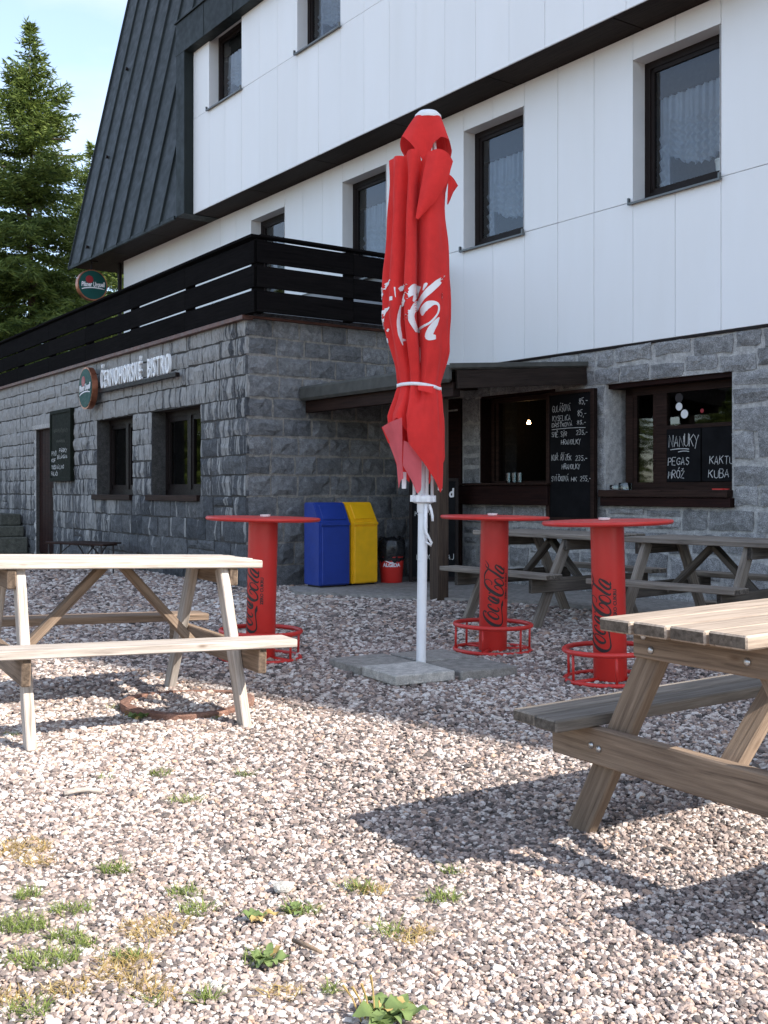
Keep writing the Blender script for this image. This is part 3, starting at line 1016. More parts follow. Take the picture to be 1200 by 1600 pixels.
# granite ground floor of the lodge
gw = wall_mesh([0.0, 6.6], [0, 2.69], [K1, K2], 0.0, 0.32).build('stone_wall', 'mortar_light', lodge)
courses_l = [(0, .24), (.24, .50), (.50, .74), (.74, .97), (.97, 1.20), (1.20, 1.43), (1.43, 1.72), (1.72, 1.97), (1.97, 2.30), (2.30, 2.49), (2.49, 2.69)]
sill_gap = [(0.78, 2.44, 0.97, 1.2), (3.15, 4.80, 0.99, 1.165)]
lay_stones(gw, 0.765, 6.3, courses_l, [K1, K2] + sill_gap, 0.24, 0.60, 0.042, 'stone_light', 4, 3, 0.024, 10 ** 6, lambda x: x, 5, wob=0.026)
box('wall', lodge, 'mortar_light', 6.3, A_END, 0.0, 0.3, 0, 2.67)
box('lintel', lodge, 'door_wood', K2[0] - 0.02, K2[1] + 0.02, 0.04, 0.30, K2[3] - 0.05, K2[3] + 0.01)  # dark board put in for the shaded recess under the stone

# serving hatch under the canopy
fr = MB()
a, b, c, d = K1
yf = 0.16
for (x0, x1, z0, z1) in ((a, a + .07, c, d), (b - .07, b, c, d), (a, b, d - .08, d), (a, b, c, c + .05), (a + .10, a + .15, c + .05, d - .08), (b - .26, b - .20, c + .05, d - .08)):
    fr.box(x0, x1, yf, yf + .07, z0, z1)
hatch = fr.build('serving_hatch', 'brown_wood', lodge)
g = MB().quad((a + .07, yf + .03, c + .05), (a + .45, yf + .03, c + .05), (a + .45, yf + .03, d - .08), (a + .07, yf + .03, d - .08))
g.build('pane', 'glass_dim', hatch)
box('hatch_counter', hatch, 'door_wood', 0.79, 2.43, -0.16, 0.16, 0.985, 1.215, 0.006)
box('hatch_counter', hatch, 'brown_wood', 0.77, 2.45, -0.20, 0.17, 1.218, 1.245, 0.006)
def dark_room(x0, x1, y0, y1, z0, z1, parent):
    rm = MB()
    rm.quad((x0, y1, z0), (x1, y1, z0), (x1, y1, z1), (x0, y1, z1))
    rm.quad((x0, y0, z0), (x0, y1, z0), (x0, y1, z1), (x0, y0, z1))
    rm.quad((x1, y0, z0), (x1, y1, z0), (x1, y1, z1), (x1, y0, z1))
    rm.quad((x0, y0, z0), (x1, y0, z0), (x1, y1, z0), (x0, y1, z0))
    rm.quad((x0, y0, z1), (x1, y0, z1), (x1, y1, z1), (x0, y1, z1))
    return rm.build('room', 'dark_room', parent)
box('hatch_lining', hatch, 'door_wood', 1.098, 1.118, -0.01, 0.16, 1.25, 2.29)
box('hatch_lining', hatch, 'door_wood', 1.12, 2.398, -0.01, 0.16, 2.285, 2.309)
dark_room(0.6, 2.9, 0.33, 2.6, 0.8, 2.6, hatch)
lamp = empty('ceiling_lamp', C0 + RX * 1.0 + NX * 0.9 + Vector((0, 0, 0.11)), 0, 'small lit bulb hanging inside the dark serving hatch', 'lamp')
mb = MB().lathe([(0.0, 1.90), (0.02, 1.902), (0.026, 1.915), (0.018, 1.935), (0.012, 1.95)], 16)
autosmooth(mb.build('bulb', 'bulb', lamp))
MB().tube([(0, 0, 1.95), (0, 0, 2.6)], 0.006, 6).build('lamp_cord', 'ink', lamp)
mb = MB()
for i, (x, zz) in enumerate(((1.62, 1.46), (1.78, 1.22), (1.70, 1.22))):
    pass
glassgrp = 'drinking glasses on the serving hatch counter'
for i, x in enumerate((1.52, 1.62, 1.72)):
    o = MB().lathe([(0.03, 0), (0.036, 0.12), (0.033, 0.12), (0.027, 0.01), (0.0, 0.01)], 14).build('drinking_glass', 'glass', None, C0 + RX * x + NX * 0.08 + Vector((0, 0, 1.2455)))
    tag(autosmooth(o), ('clear drinking glass on the hatch counter, farthest from the menu', 'clear drinking glass on the hatch counter, middle one of three', 'clear drinking glass on the hatch counter, closest to the menu')[i], 'glass', glassgrp)

# ice-cream window
a, b, c, d = K2
yf = 0.20
fr = MB()
for (x0, x1, z0, z1) in ((a + .1, a + .2, c, d - .04), (b - .04, b, c, d - .04), (a + .1, b, d - .13, d - .04), (a + .1, b, c, c + .08), (a + .52, a + .66, c + .08, d - .13), (a + .66, b - .04, 1.79, 1.83)):
    fr.box(x0, x1, yf, yf + .07, z0, z1)
fr.box(a + .20, a + .25, yf + .01, yf + .06, c + .08, d - .13)
fr.box(a + .47, a + .52, yf + .01, yf + .06, c + .08, d - .13)
shop = fr.build('shop_window', 'brown_wood', lodge)
MB().quad((a + .25, yf + .03, c + .08), (a + .47, yf + .03, c + .08), (a + .47, yf + .03, d - .13), (a + .25, yf + .03, d - .13)).build('pane', 'glass', shop)
MB().quad((a + .66, yf + .03, 1.83), (b - .04, yf + .03, 1.83), (b - .04, yf + .03, d - .13), (a + .66, yf + .03, d - .13)).build('pane', 'glass_dim', shop)
box('window_sill', shop, 'brown_wood', 3.14, 4.80, -0.10, 0.20, 1.085, 1.16, 0.006)
box('window_sill', shop, 'door_wood', 3.15, 4.82, -0.075, 0.05, 0.99, 1.083, 0.006)
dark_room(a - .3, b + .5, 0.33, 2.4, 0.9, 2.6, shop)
for (x0, x1, lines, lab) in ((a + .672, a + 1.10, [('NANUKY', 0.03, 0.36, 0.12, 0.066), ('_', 0.05, 0.008, 0.3, 0.24), ('_', 0.15, -0.006, 0.28, 0.14), ('PEGAS', 0.02, 0.17, 0.075, 0.055), ('MRÓŽ', 0.02, 0.035, 0.075, 0.055)], 'black chalk panel with an underlined heading in the ice cream window'),
                             (a + 1.115, b - .05, [('KAKTUS', 0.10, 0.17, 0.075, 0.058), ('KUBA', 0.085, 0.035, 0.08, 0.065)], 'black chalk panel with two low lines of writing beside the stone jamb')):
    e = empty('chalk_panel', C0 + RX * x0 + NX * (yf - 0.005) + Vector((0, 0, 1.245)), YAW_L, lab, 'chalkboard', 'ice cream chalk panels in the window')
    box('panel_face', e, 'board', 0, x1 - x0, -0.008, 0.008, 0, 0.54)
    if x0 > a + 1:
        lines = lines
    else:
        lines = [(s, x, z, h, w) if s != '_' else (s, x, 0.33 - (0.025 if x > 0.1 else 0), 0.008, w) for s, x, z, h, w in lines]
    chalk(lines, e, y=-0.011, stroke=0.0075)
for x, z, r, mt, lab in ((a + .80, 2.02, 0.042, 'porcelain', 'upper white round sticker on the ice cream window pane'), (a + .87, 1.94, 0.046, 'porcelain', 'lower white round sticker on the ice cream window pane'),
                         (a + 1.09, 1.96, 0.022, 'sign_red', 'small red and white sticker in the middle of the window pane'), (a + .80, 2.11, 0.05, 'ink', 'dark sticker at the top corner of the window pane')):
    mb = MB().lathe([(r, -0.002), (r, 0.002)], 14)
    o = mb.build('sticker', mt, None, C0 + RX * x + NX * (yf + 0.026) + Vector((0, 0, z)), (math.radians(90), 0, YAW_L))
    tag(o, lab, 'sticker', 'stickers on the ice cream window')
for x, s, lab in ((3.46, 1.0, 'clear glass jar with lid on the window sill'), (3.34, 0.7, 'low clear glass bowl on the window sill near the chalk menu')):
    mb = MB().lathe([(0.055 * s, 0), (0.07, 0.01), (0.072, 0.06 * s), (0.066, 0.075 * s), (0.062, 0.07 * s), (0.06, 0.012), (0, 0.012)], 20)
    tag(autosmooth(mb.build('glass_jar', 'glass', None, C0 + RX * x - NX * 0.02 + Vector((0, 0, 1.1605)))), lab, 'jar')
tag(MB().box(-0.12, 0.0, -0.03, 0.03, 0, 0.012).box(0.0, 0.05, -0.012, 0.012, 0.002, 0.010).build('red_scraper', 'red', None, C0 + RX * 4.70 - NX * 0.0 + Vector((0, 0, 1.1605)), (0, 0, YAW_L)),
    'flat red plastic tool lying on the ice cream window sill', 'tool')

# dark door in the inner corner
door = box('door', lodge, 'door_wood', 0.03, 0.70, -0.03, 0.05, 0.03, 2.16, 0.006)
box('door_frame', door, 'door_wood', 0.338, 0.385, -0.05, 0.05, -1.06, 1.09)
box('door_frame', door, 'door_wood', -0.335, 0.385, -0.05, 0.05, 1.092, 1.22)

# ================================================================== terrace annex
annex = empty('terrace_annex', P0, 0, 'grey granite annex with a terrace on top, lime streaks and small dark windows', 'building')
S_END = 14.5
D1 = (-8.40, -7.37, 0.0, 2.32)
W1 = (-5.15, -3.62, 1.09, 2.25)
W2 = (-2.90, -1.27, 1.09, 2.25)
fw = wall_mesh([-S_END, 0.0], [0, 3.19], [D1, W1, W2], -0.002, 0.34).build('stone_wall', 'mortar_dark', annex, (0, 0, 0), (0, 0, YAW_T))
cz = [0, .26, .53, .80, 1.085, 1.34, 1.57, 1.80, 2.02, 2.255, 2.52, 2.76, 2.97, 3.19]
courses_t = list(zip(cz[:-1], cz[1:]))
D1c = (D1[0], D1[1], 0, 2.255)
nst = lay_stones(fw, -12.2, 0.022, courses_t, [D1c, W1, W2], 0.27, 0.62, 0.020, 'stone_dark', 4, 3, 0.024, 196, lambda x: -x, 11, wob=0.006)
sw = wall_mesh([0.0, 2.7], [0, 3.19], [], -0.002).build('stone_wall', 'mortar_side', annex, (0, 0, 0), (0, 0, YAW_S))
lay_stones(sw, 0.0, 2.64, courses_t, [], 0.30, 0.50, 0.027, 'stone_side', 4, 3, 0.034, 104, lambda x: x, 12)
# lintel slab over the door, windows, door
box('lintel', fw, 'mortar_light', -8.55, -7.2, -0.04, 0.12, 2.255, 2.33)
dr = box('door', fw, 'door_wood', D1[0], D1[1], 0.07, 0.12, 0.02, 2.30, 0.004)
for k in range(6):
    x = -0.515 + k * 0.172
    box('plank', dr, 'door_wood', x + 0.004, x + 0.168, -0.04, -0.024, -1.12, 1.13, 0.003)
box('door_handle', dr, 'sill', 0.40, 0.43, -0.08, -0.04, -0.12, 0.04, 0.004)
box('door_jamb', fw, 'mortar_light', D1[0] - 0.10, D1[0] - 0.002, -0.012, 0.30, 0, 2.25)
for (a, b, c, d) in (W1, W2):
    fr = MB()
    yf = 0.20
    mid = (a + b) / 2
    for (x0, x1, z0, z1) in ((a, a + .07, c, d), (b - .07, b, c, d), (a, b, d - .08, d), (a, b, c, c + .08), (mid - .05, mid + .05, c + .08, d - .08)):
        fr.box(x0, x1, yf, yf + .08, z0, z1)
    for x0, x1 in ((a + .07, mid - .05), (mid + .05, b - .07)):
        fr.box(x0, x0 + .05, yf + .015, yf + .06, c + .08, d - .08)
        fr.box(x1 - .05, x1, yf + .015, yf + .06, c + .08, d - .08)
        fr.box(x0, x1, yf + .015, yf + .06, c + .08, c + .15)
        fr.box(x0, x1, yf + .015, yf + .06, d - .14, d - .08)
    w = fr.build('window', 'frame', fw)
    for x0, x1 in ((a + .12, mid - .10), (mid + .10, b - .12)):
        MB().quad((x0, yf + .04, c + .14), (x1, yf + .04, c + .14), (x1, yf + .04, d - .13), (x0, yf + .04, d - .13)).build('pane', 'glass', w)
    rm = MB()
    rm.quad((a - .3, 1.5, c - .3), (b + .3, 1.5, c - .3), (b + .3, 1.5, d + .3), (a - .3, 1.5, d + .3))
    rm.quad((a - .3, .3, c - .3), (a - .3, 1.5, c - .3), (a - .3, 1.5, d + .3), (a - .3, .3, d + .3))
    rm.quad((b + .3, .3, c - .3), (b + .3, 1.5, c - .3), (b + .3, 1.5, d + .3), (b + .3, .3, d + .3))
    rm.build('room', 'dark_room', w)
    box('window_sill', w, 'brown_wood', a - 0.12, b - 0.01, -0.06, 0.21, c - 0.075, c + 0.004, 0.005)
# terrace deck and flashing
mb = MB()
T = Matrix.Rotation(YAW_T, 3, 'Z')
mb.add([T @ Vector((-S_END, -0.02, 3.195)), T @ Vector((0.02, -0.02, 3.195)), NX * 2.68 + RX * 0.02 + Vector((0, 0, 3.195)), T @ Vector((-S_END, 2.6, 3.195))], [(0, 1, 2, 3)])
mb.build('terrace_deck', 'patio', annex)
box('flashing', fw, 'copper', -S_END, 0.06, -0.085, 0.06, 3.155, 3.205)
box('flashing', sw, 'copper', -0.05, 2.66, -0.055, 0.06, 3.178, 3.21)
box('parapet', sw, 'stone_side', 0.10, 2.6, 0.02, 0.25, 3.21, 3.27)

# railing
rail = empty('terrace_railing', P0, 0, 'black stained timber railing of three wide boards round the terrace', 'railing')
OF, OS = 0.05, 0.30
crn = T @ Vector((0, -OF, 0)) + RX * OS
crn = Vector((crn.x, crn.y, 0))
fdir = T @ Vector((-1, 0, 0))
fnor = T @ Vector((0, -1, 0))
rows = ((3.212, 3.466), (3.496, 3.749), (3.779, 4.04))
rr = random.Random(4)
seg = [0, 1.95, 3.90, 5.85, 7.8, 9.75, 11.7, 13.6]
for i in range(len(seg) - 1):
    for z0, z1 in rows:
        p = crn + fdir * (seg[i] + 0.002)
        q = crn + fdir * (seg[i + 1] - 0.002)
        o = board('board', rail, 'black_wood', p + Vector((0, 0, (z0 + z1) / 2 + rr.uniform(-.006, .006))), q + Vector((0, 0, (z0 + z1) / 2 + rr.uniform(-.006, .006))), z1 - z0, 0.03, (0, 0, 1))
    p = crn + fdir * seg[i] - fnor * 0.02
    q = crn + fdir * seg[i + 1] - fnor * 0.02
    board('top_rail', rail, 'black_wood', p + Vector((0, 0, 4.085)), q + Vector((0, 0, 4.085)), 0.14, 0.035, fnor)
    c = crn + fdir * (seg[i + 1]) - fnor * 0.066
    board('post', rail, 'black_wood', c + Vector((0, 0, 3.212)), c + Vector((0, 0, 4.065)), 0.10, 0.10, fdir)
sdir, snor = NX, RX
sseg = [0.0, 1.36, 2.62]
for i in range(2):
    for z0, z1 in rows:
        p = crn + sdir * (sseg[i] + (0.018 if i == 0 else 0.002))
        q = crn + sdir * (sseg[i + 1] - 0.002)
        board('board', rail, 'black_wood', p + Vector((0, 0, (z0 + z1) / 2)), q + Vector((0, 0, (z0 + z1) / 2)), z1 - z0 - 0.006, 0.03, (0, 0, 1))
    p = crn + sdir * (sseg[i] + (0.05 if i == 0 else 0)) - snor * 0.02
    q = crn + sdir * sseg[i + 1] - snor * 0.02
    board('top_rail', rail, 'black_wood', p + Vector((0, 0, 4.0885)), q + Vector((0, 0, 4.0885)), 0.13, 0.03, snor)
    c = crn + sdir * (sseg[i + 1] - 0.03) - snor * 0.066
    board('post', rail, 'black_wood', c + Vector((0, 0, 3.212)), c + Vector((0, 0, 4.065)), 0.10, 0.10, sdir)
c = crn - fnor * 0.075 - snor * 0.075
board('post', rail, 'black_wood', c + Vector((0, 0, 3.212)), c + Vector((0, 0, 4.06)), 0.11, 0.11, fdir)

# ------------------------------------------------------------------ canopy in the inner corner
can = empty('canopy', C0, YAW_L, 'low sloping lean-to canopy on a timber post over the serving hatch', 'canopy')
# local frame: x along facade, y into lodge; the annex side wall is the line x = 0
F0 = -1.945
def can_z(y):
    return 2.54 + 0.15 * (y / 1.945)
mb = MB()
for x in range(1):
    z0, z1 = can_z(F0), can_z(-0.02)
    mb.add([(0.02, F0, z0), (2.92, F0, z0), (2.92, -0.02, z1), (0.02, -0.02, z1), (0.02, F0, z0 - .03), (2.92, F0, z0 - .03), (2.92, -0.02, z1 - .03), (0.02, -0.02, z1 - .03)],
           [(0, 1, 2, 3), (7, 6, 5, 4), (0, 4, 5, 1), (3, 2, 6, 7), (0, 3, 7, 4), (1, 5, 6, 2)])
mb.build('canopy_roof', 'felt', can)
# rounded felt edge along the front
box('felt_edge', can, 'felt', 0.03, 2.90, F0 - 0.035, F0 + 0.05, can_z(F0) - 0.155, can_z(F0) + 0.02, 0.03)
board('fascia', can, 'soffit', (2.905, F0 + 0.08, can_z(F0) - 0.125), (2.905, -0.03, can_z(0) - 0.125), 0.185, 0.035, (0, 0, 1))
board('edge_strip', can, 'felt', (2.93, F0 - 0.02, can_z(F0) + 0.004), (2.93, -0.03, can_z(0) + 0.004), 0.05, 0.03, (0, 0, 1))
board('beam', can, 'brown_wood', (0.03, F0 + 0.12, 2.17), (2.86, F0 + 0.12, 2.17), 0.14, 0.10, (0, 0, 1))
for x in (0.5, 1.05, 1.6, 2.15, 2.7):
    board('rafter', can, 'brown_wood', (x, F0 + 0.06, can_z(F0) - 0.09), (x, -0.03, can_z(0) - 0.09), 0.11, 0.06, (0, 0, 1))
pl = Matrix.Rotation(-YAW_L, 3, 'Z') @ (Vector((0.572, 11.301, 0)) - C0)
board('post', can, 'post_wood', (pl.x, pl.y, -0.02), (pl.x, pl.y, 2.11), 0.145, 0.145, (0, 1, 0), 0.008)

# patio slab
mb = MB()
poly = [(-1.10, 12.55), (-0.98, 11.93), (-0.30, 11.62), (0.70, 11.22), (1.45, 10.95), (2.6, 9.75), (3.9, 7.9), (5.2, 6.9), (5.9, 7.4), (1.75, 12.70), (0.56, 14.30)]
n = len(poly)
mb.add([(x, y, 0.045) for x, y in poly] + [(x, y, -0.05) for x, y in poly], [tuple(range(n))] + [(i, i + n, (i + 1) % n + n, (i + 1) % n) for i in range(n)])
tag(mb.build('patio', 'patio'), kind='structure')

# ------------------------------------------------------------------ signs
def circle(r, n=40, cx=0, cz=0):
    return [(cx + r * math.cos(2 * math.pi * i / n), cz + r * math.sin(2 * math.pi * i / n)) for i in range(n)]

def beer_sign(name, loc, yaw, r, th, label, bracket):
    e = empty(name, loc, yaw, label, 'sign', 'round green beer signs')
    autosmooth(MB().prism(circle(r, 48), -th / 2, th / 2).build('rim', 'rim', e), 30)
    MB().prism(circle(r * 0.93, 48), -th / 2 - 0.006, -th / 2 + 0.01).build('sign_face', 'sign_green', e)
    MB().prism(circle(r * 0.25, 28, -r * 0.22, r * 0.34), -th / 2 - 0.010, -th / 2).build('seal', 'sign_red', e)
    MB().prism(circle(r * 0.17, 24, -r * 0.22, r * 0.34), -th / 2 - 0.012, -th / 2).build('seal_ring', 'sign_red', e)
    me = text_mesh('Pilsner Urquell', r * 0.42, 0.003, 0.004, 0.62, 0.18, 'print')
    part('lettering', me, e, (0.02 * r, -th / 2 - 0.012, -r * 0.10), (0, math.radians(-3), 0))
    mb = MB()
    p, w = smooth_path([(-0.74 * r, -0.32 * r), (-0.5 * r, -0.24 * r), (0, -0.17 * r), (0.5 * r, -0.19 * r), (0.78 * r, -0.23 * r)], [0.05 * r, 0.07 * r, 0.07 * r, 0.06 * r, 0.02 * r])
    ribbon(mb, p, w, lambda a, b: (a, -th / 2 - 0.012, b))
    mb.build('swash', 'print', e)
    me = text_mesh('BREWED IN PILSEN', r * 0.15, 0.002, 0, 0.8, 0, 'rim')
    if bracket == 'hang':
        MB().tube([(0, 0, r - 0.01), (0, 0, 5.95 - loc[2])], 0.018, 8).build('bracket', 'frame', e)
        MB().box(-0.12, 0.12, -0.05, 0.05, 5.93 - loc[2], 5.95 - loc[2]).build('bracket_plate', 'frame', e)
    else:
        MB().box(-0.06, 0.06, 0.0, bracket, -0.06, 0.06).build('bracket', 'frame', e)
    return e

p = C0 + RX * -10.7 - NX * 0.55
beer_sign('blade_sign', (p.x, p.y, 5.44), YAW_S, 0.32, 0.13, 'round green beer sign hanging under the dark roof corner', 'hang')
T4 = Matrix.Rotation(YAW_T, 3, 'Z')
def tw(x, y, z):
    return P0 + T4 @ Vector((x, y, 0)) + Vector((0, 0, z))
beer_sign('wall_sign', tw(-5.11, -0.16, 2.745), YAW_T, 0.325, 0.09, 'round green beer sign with copper rim on the granite wall', 0.13)

bs = empty('bistro_sign', tw(0, 0, 0), YAW_T, 'raised white letters on a rail above the annex windows', 'sign')
word = 'ČERNOHORSKÉ BISTRO'
ms = []
for ch in word:
    if ch == ' ':
        ms.append((None, 0.30, 0))
        continue
    me = text_mesh(ch, 0.375, 0.018, 0.002, 1.0, 0, 'letter', 'LEFT')
    xs_ = [v.co.x for v in me.vertices]
    ms.append((me, max(xs_) - min(xs_), min(xs_)))
tot = sum(m[1] for m in ms)
gapw = 0.045
sc_ = (2.66 - gapw * (len(ms) - 1)) / tot
x = -4.69
for me, w, mn in ms:
    if me is not None:
        for v in me.vertices:
            v.co.x = (v.co.x - mn) * sc_
        me.update()
        part('letter', me, bs, (x, -0.095, 2.715))
    x += w * sc_ + gapw
box('sign_rail', bs, 'frame', -4.74, -1.79, -0.125, -0.065, 2.645, 2.70)
for x in (-4.5, -3.3, -2.1):
    box('rail_bracket', bs, 'frame', x, x + 0.04, -0.07, 0.0, 2.655, 2.69)

# chalkboards
cb = empty('chalkboard', tw(-7.33, -0.05, 1.31), YAW_T, 'dark green chalkboard menu on the granite wall beside the plank door', 'chalkboard')
box('board_face', cb, 'board_green', 0, 1.12, -0.02, 0.03, 0, 1.21, 0.005)
for (x0, x1, z0, z1) in ((0, 1.12, 0, .06), (0, 1.12, 1.15, 1.21), (0, .05, .06, 1.15), (1.07, 1.12, .06, 1.15)):
    box('board_frame', cb, 'board_green', x0, x1, -0.036, -0.015, z0, z1, 0.004)
mb = MB()
rr = random.Random(3)
for z, x0, x1, am in ((.86, .2, .95, .06), (.68, .35, .8, .04)):
    pts = [(x0 + (x1 - x0) * i / 30, z + am * math.sin(i * 1.9) * rr.uniform(.3, 1)) for i in range(31)]
    ribbon(mb, pts, 0.012, lambda a, b: (a, -0.026, b))
mb.build('faint_writing', 'chalk_dim', cb)
chalk([('PIVO', 0.08, 0.44, 0.075, 0.075), ('PÁRKY', 0.50, 0.49, 0.06, 0.085), ('BÍLÁ KÁVA', 0.40, 0.385, 0.055, 0.062), ('KOF.', 0.07, 0.33, 0.055, 0.075),
       ('TOČENÁ LIMO', 0.07, 0.215, 0.06, 0.068), ('PALAČI', 0.06, 0.10, 0.065, 0.068)], cb, y=-0.024, stroke=0.014)

mbd = empty('menu_board', C0 + RX * 2.41 - NX * 0.10 + Vector((0, 0, 0.84)), YAW_L, 'tall black chalk menu with soup and main dish prices beside the serving hatch', 'chalkboard')
box('board_face', mbd, 'board', 0, 0.68, -0.012, 0.02, 0, 1.40, 0.004)
for (x0, x1, z0, z1) in ((-.03, .02, -.02, 1.42), (.655, .705, -.02, 1.42), (.02, .655, 1.385, 1.42), (.02, .655, -.02, .015)):
    box('board_frame', mbd, 'brown_wood', x0, x1, -0.032, 0.03, z0, z1, 0.004)
L = [('GULÁŠOVÁ', .06, 2.035, .07, .036), ('85,-', .47, 2.10, .065, .042), ('KYSELICA', .065, 1.93, .06, .038), ('85,-', .45, 1.965, .07, .042), ('DRŠŤKOVÁ', .055, 1.864, .045, .040), ('85,-', .44, 1.88, .045, .042),
     ('_', .05, 1.838, .01, .52), ('SMĚ. SÝR', .05, 1.755, .055, .035), ('235,-', .43, 1.765, .055, .040), ('HRANOLKY', .20, 1.665, .055, .038),
     ('KUŘ. ŘÍZEK', .05, 1.492, .06, .034), ('235,-', .42, 1.485, .055, .042), ('HRANOLKY', .21, 1.392, .055, .036), ('SVÍČKOVÁ', .045, 1.258, .06, .034), ('HK', .355, 1.255, .055, .045), ('255,-', .49, 1.257, .055, .038)]
chalk([(s, x, z - 0.84, h, w) if s != '_' else (s, x, z - .84, .008, w) for s, x, z, h, w in L], mbd, y=-0.016, stroke=0.0062)
for q in mbd.children:
    pass

ab = empty('drinks_board', (0.605, 13.22, 0.046), 0.0, 'dark drinks board standing behind the canopy post', 'chalkboard')
o = box('board_face', ab, 'board', -0.28, 0.28, -0.012, 0.012, 0.04, 1.24, 0.004)
for (x0, x1, z0, z1) in ((-.30, -.26, 0, 1.26), (.26, .30, 0, 1.26), (-.26, .26, 1.22, 1.26), (-.26, .26, .02, .06)):
    box('board_frame', ab, 'frame', x0, x1, -0.022, 0.02, z0, z1, 0.004)
part('lettering', text_mesh('d', 0.14, 0.002, 0.006, 0.9, 0.25, 'print'), ab, (0.215, -0.017, 1.03), (0, math.radians(-12), 0))
chalk([('KOFOLA', -0.23, 0.80, 0.06, 0.06), ('KÁVA', -0.05, 0.56, 0.06, 0.055), ('LEDOVÝ ČAJ', -0.21, 0.27, 0.065, 0.049)], ab, y=-0.016, stroke=0.008)

# ------------------------------------------------------------------ bins
def bin_thing(name, loc, yaw, w, mat, label):
    e = empty(name, loc, yaw, label, 'bin', 'recycling bins by the granite wall')
    prof = [(0.0, 0.02), (0.0, 0.74), (0.13, 0.97), (0.34, 0.97), (0.34, 0.02)]
    n = len(prof)
    mb = MB()
    mb.add([(0, y, z) for y, z in prof] + [(w, y, z) for y, z in prof], [tuple(range(n)), tuple(range(2 * n - 1, n - 1, -1))] + [(i, i + n, (i + 1) % n + n, (i + 1) % n) for i in range(n)])
    o = mb.build('bin_body', mat, e)
    bm = bmesh.new()
    bm.from_mesh(o.data)
    bmesh.ops.recalc_face_normals(bm, faces=bm.faces)
    bmesh.ops.bevel(bm, geom=list(bm.edges), offset=0.012, segments=2, affect='EDGES')
    bm.to_mesh(o.data)
    bm.free()
    box('bin_door', e, mat, 0.035, w - 0.025, -0.012, 0.02, 0.03, 0.69, 0.006)
    lip = box('door_lip', e, mat, 0.02, w - 0.01, -0.022, 0.01, 0.705, 0.735, 0.005)
    # flap on the sloping front
    ang = math.atan2(0.13, 0.23)
    f = part('flap', box_mesh(w * 0.74, 0.012, 0.19, mat, 0.004), e, (w / 2, 0.058, 0.857), (-ang, 0, 0))
    box('bin_foot', e, 'ink', 0.03, w - 0.03, 0.03, 0.3, 0, 0.03)
    return e
bin_thing('recycling_bin', (-0.735, 12.37, 0.046), YAW_S, 0.42, 'blue', 'blue recycling bin with sloping lid by the granite wall')
bin_thing('recycling_bin', (-0.372, 12.66, 0.046), YAW_S + 0.10, 0.40, 'yellow', 'yellow recycling bin with sloping lid next to the blue one')
bk = empty('ice_cream_bucket', (0.09, 13.16, 0.046), 0, 'red bucket with white lettering, lined with a black bin bag', 'bucket')
autosmooth(MB().lathe([(0.125, 0), (0.13, 0.006), (0.15, 0.30), (0.155, 0.305), (0.155, 0.315), (0.145, 0.315), (0.13, 0.05), (0, 0.05)], 36).build('bucket_body', 'red', bk))
vs, fs = [], []
rr = random.Random(2)
prof = [(0.150, 0.25), (0.163, 0.32), (0.172, 0.40), (0.165, 0.50), (0.145, 0.54), (0.12, 0.50), (0.11, 0.38)]
for r, z in prof:
    for k in range(28):
        t = 2 * math.pi * k / 28
        q = r * (1 + rr.uniform(-0.06, 0.06))
        vs.append((q * math.cos(t), q * math.sin(t), z + rr.uniform(-0.02, 0.02)))
for i in range(len(prof) - 1):
    for k in range(28):
        fs.append((i * 28 + k, i * 28 + (k + 1) % 28, (i + 1) * 28 + (k + 1) % 28, (i + 1) * 28 + k))
part('bin_bag', mesh('bin_bag', vs, fs, 'bag', True), bk)
me = text_mesh('ALGIDA', 0.062, 0.0, 0.003, 1.0, 0, 'print')
for v in me.vertices:
    R_ = 0.147
    v.co = (R_ * math.sin(v.co.x / R_), -R_ * math.cos(v.co.x / R_), v.co.z)
part('lettering', me, bk, (0, 0, 0.195))
mb = MB()
ribbon(mb, [(-0.09 + 0.012 * i, 0.275 - 0.03 * math.sin(i / 15 * math.pi)) for i in range(16)], 0.012, lambda a, b: (0.151 * math.sin(a / 0.151), -0.151 * math.cos(a / 0.151), b))
mb.build('heart_line', 'print', bk)

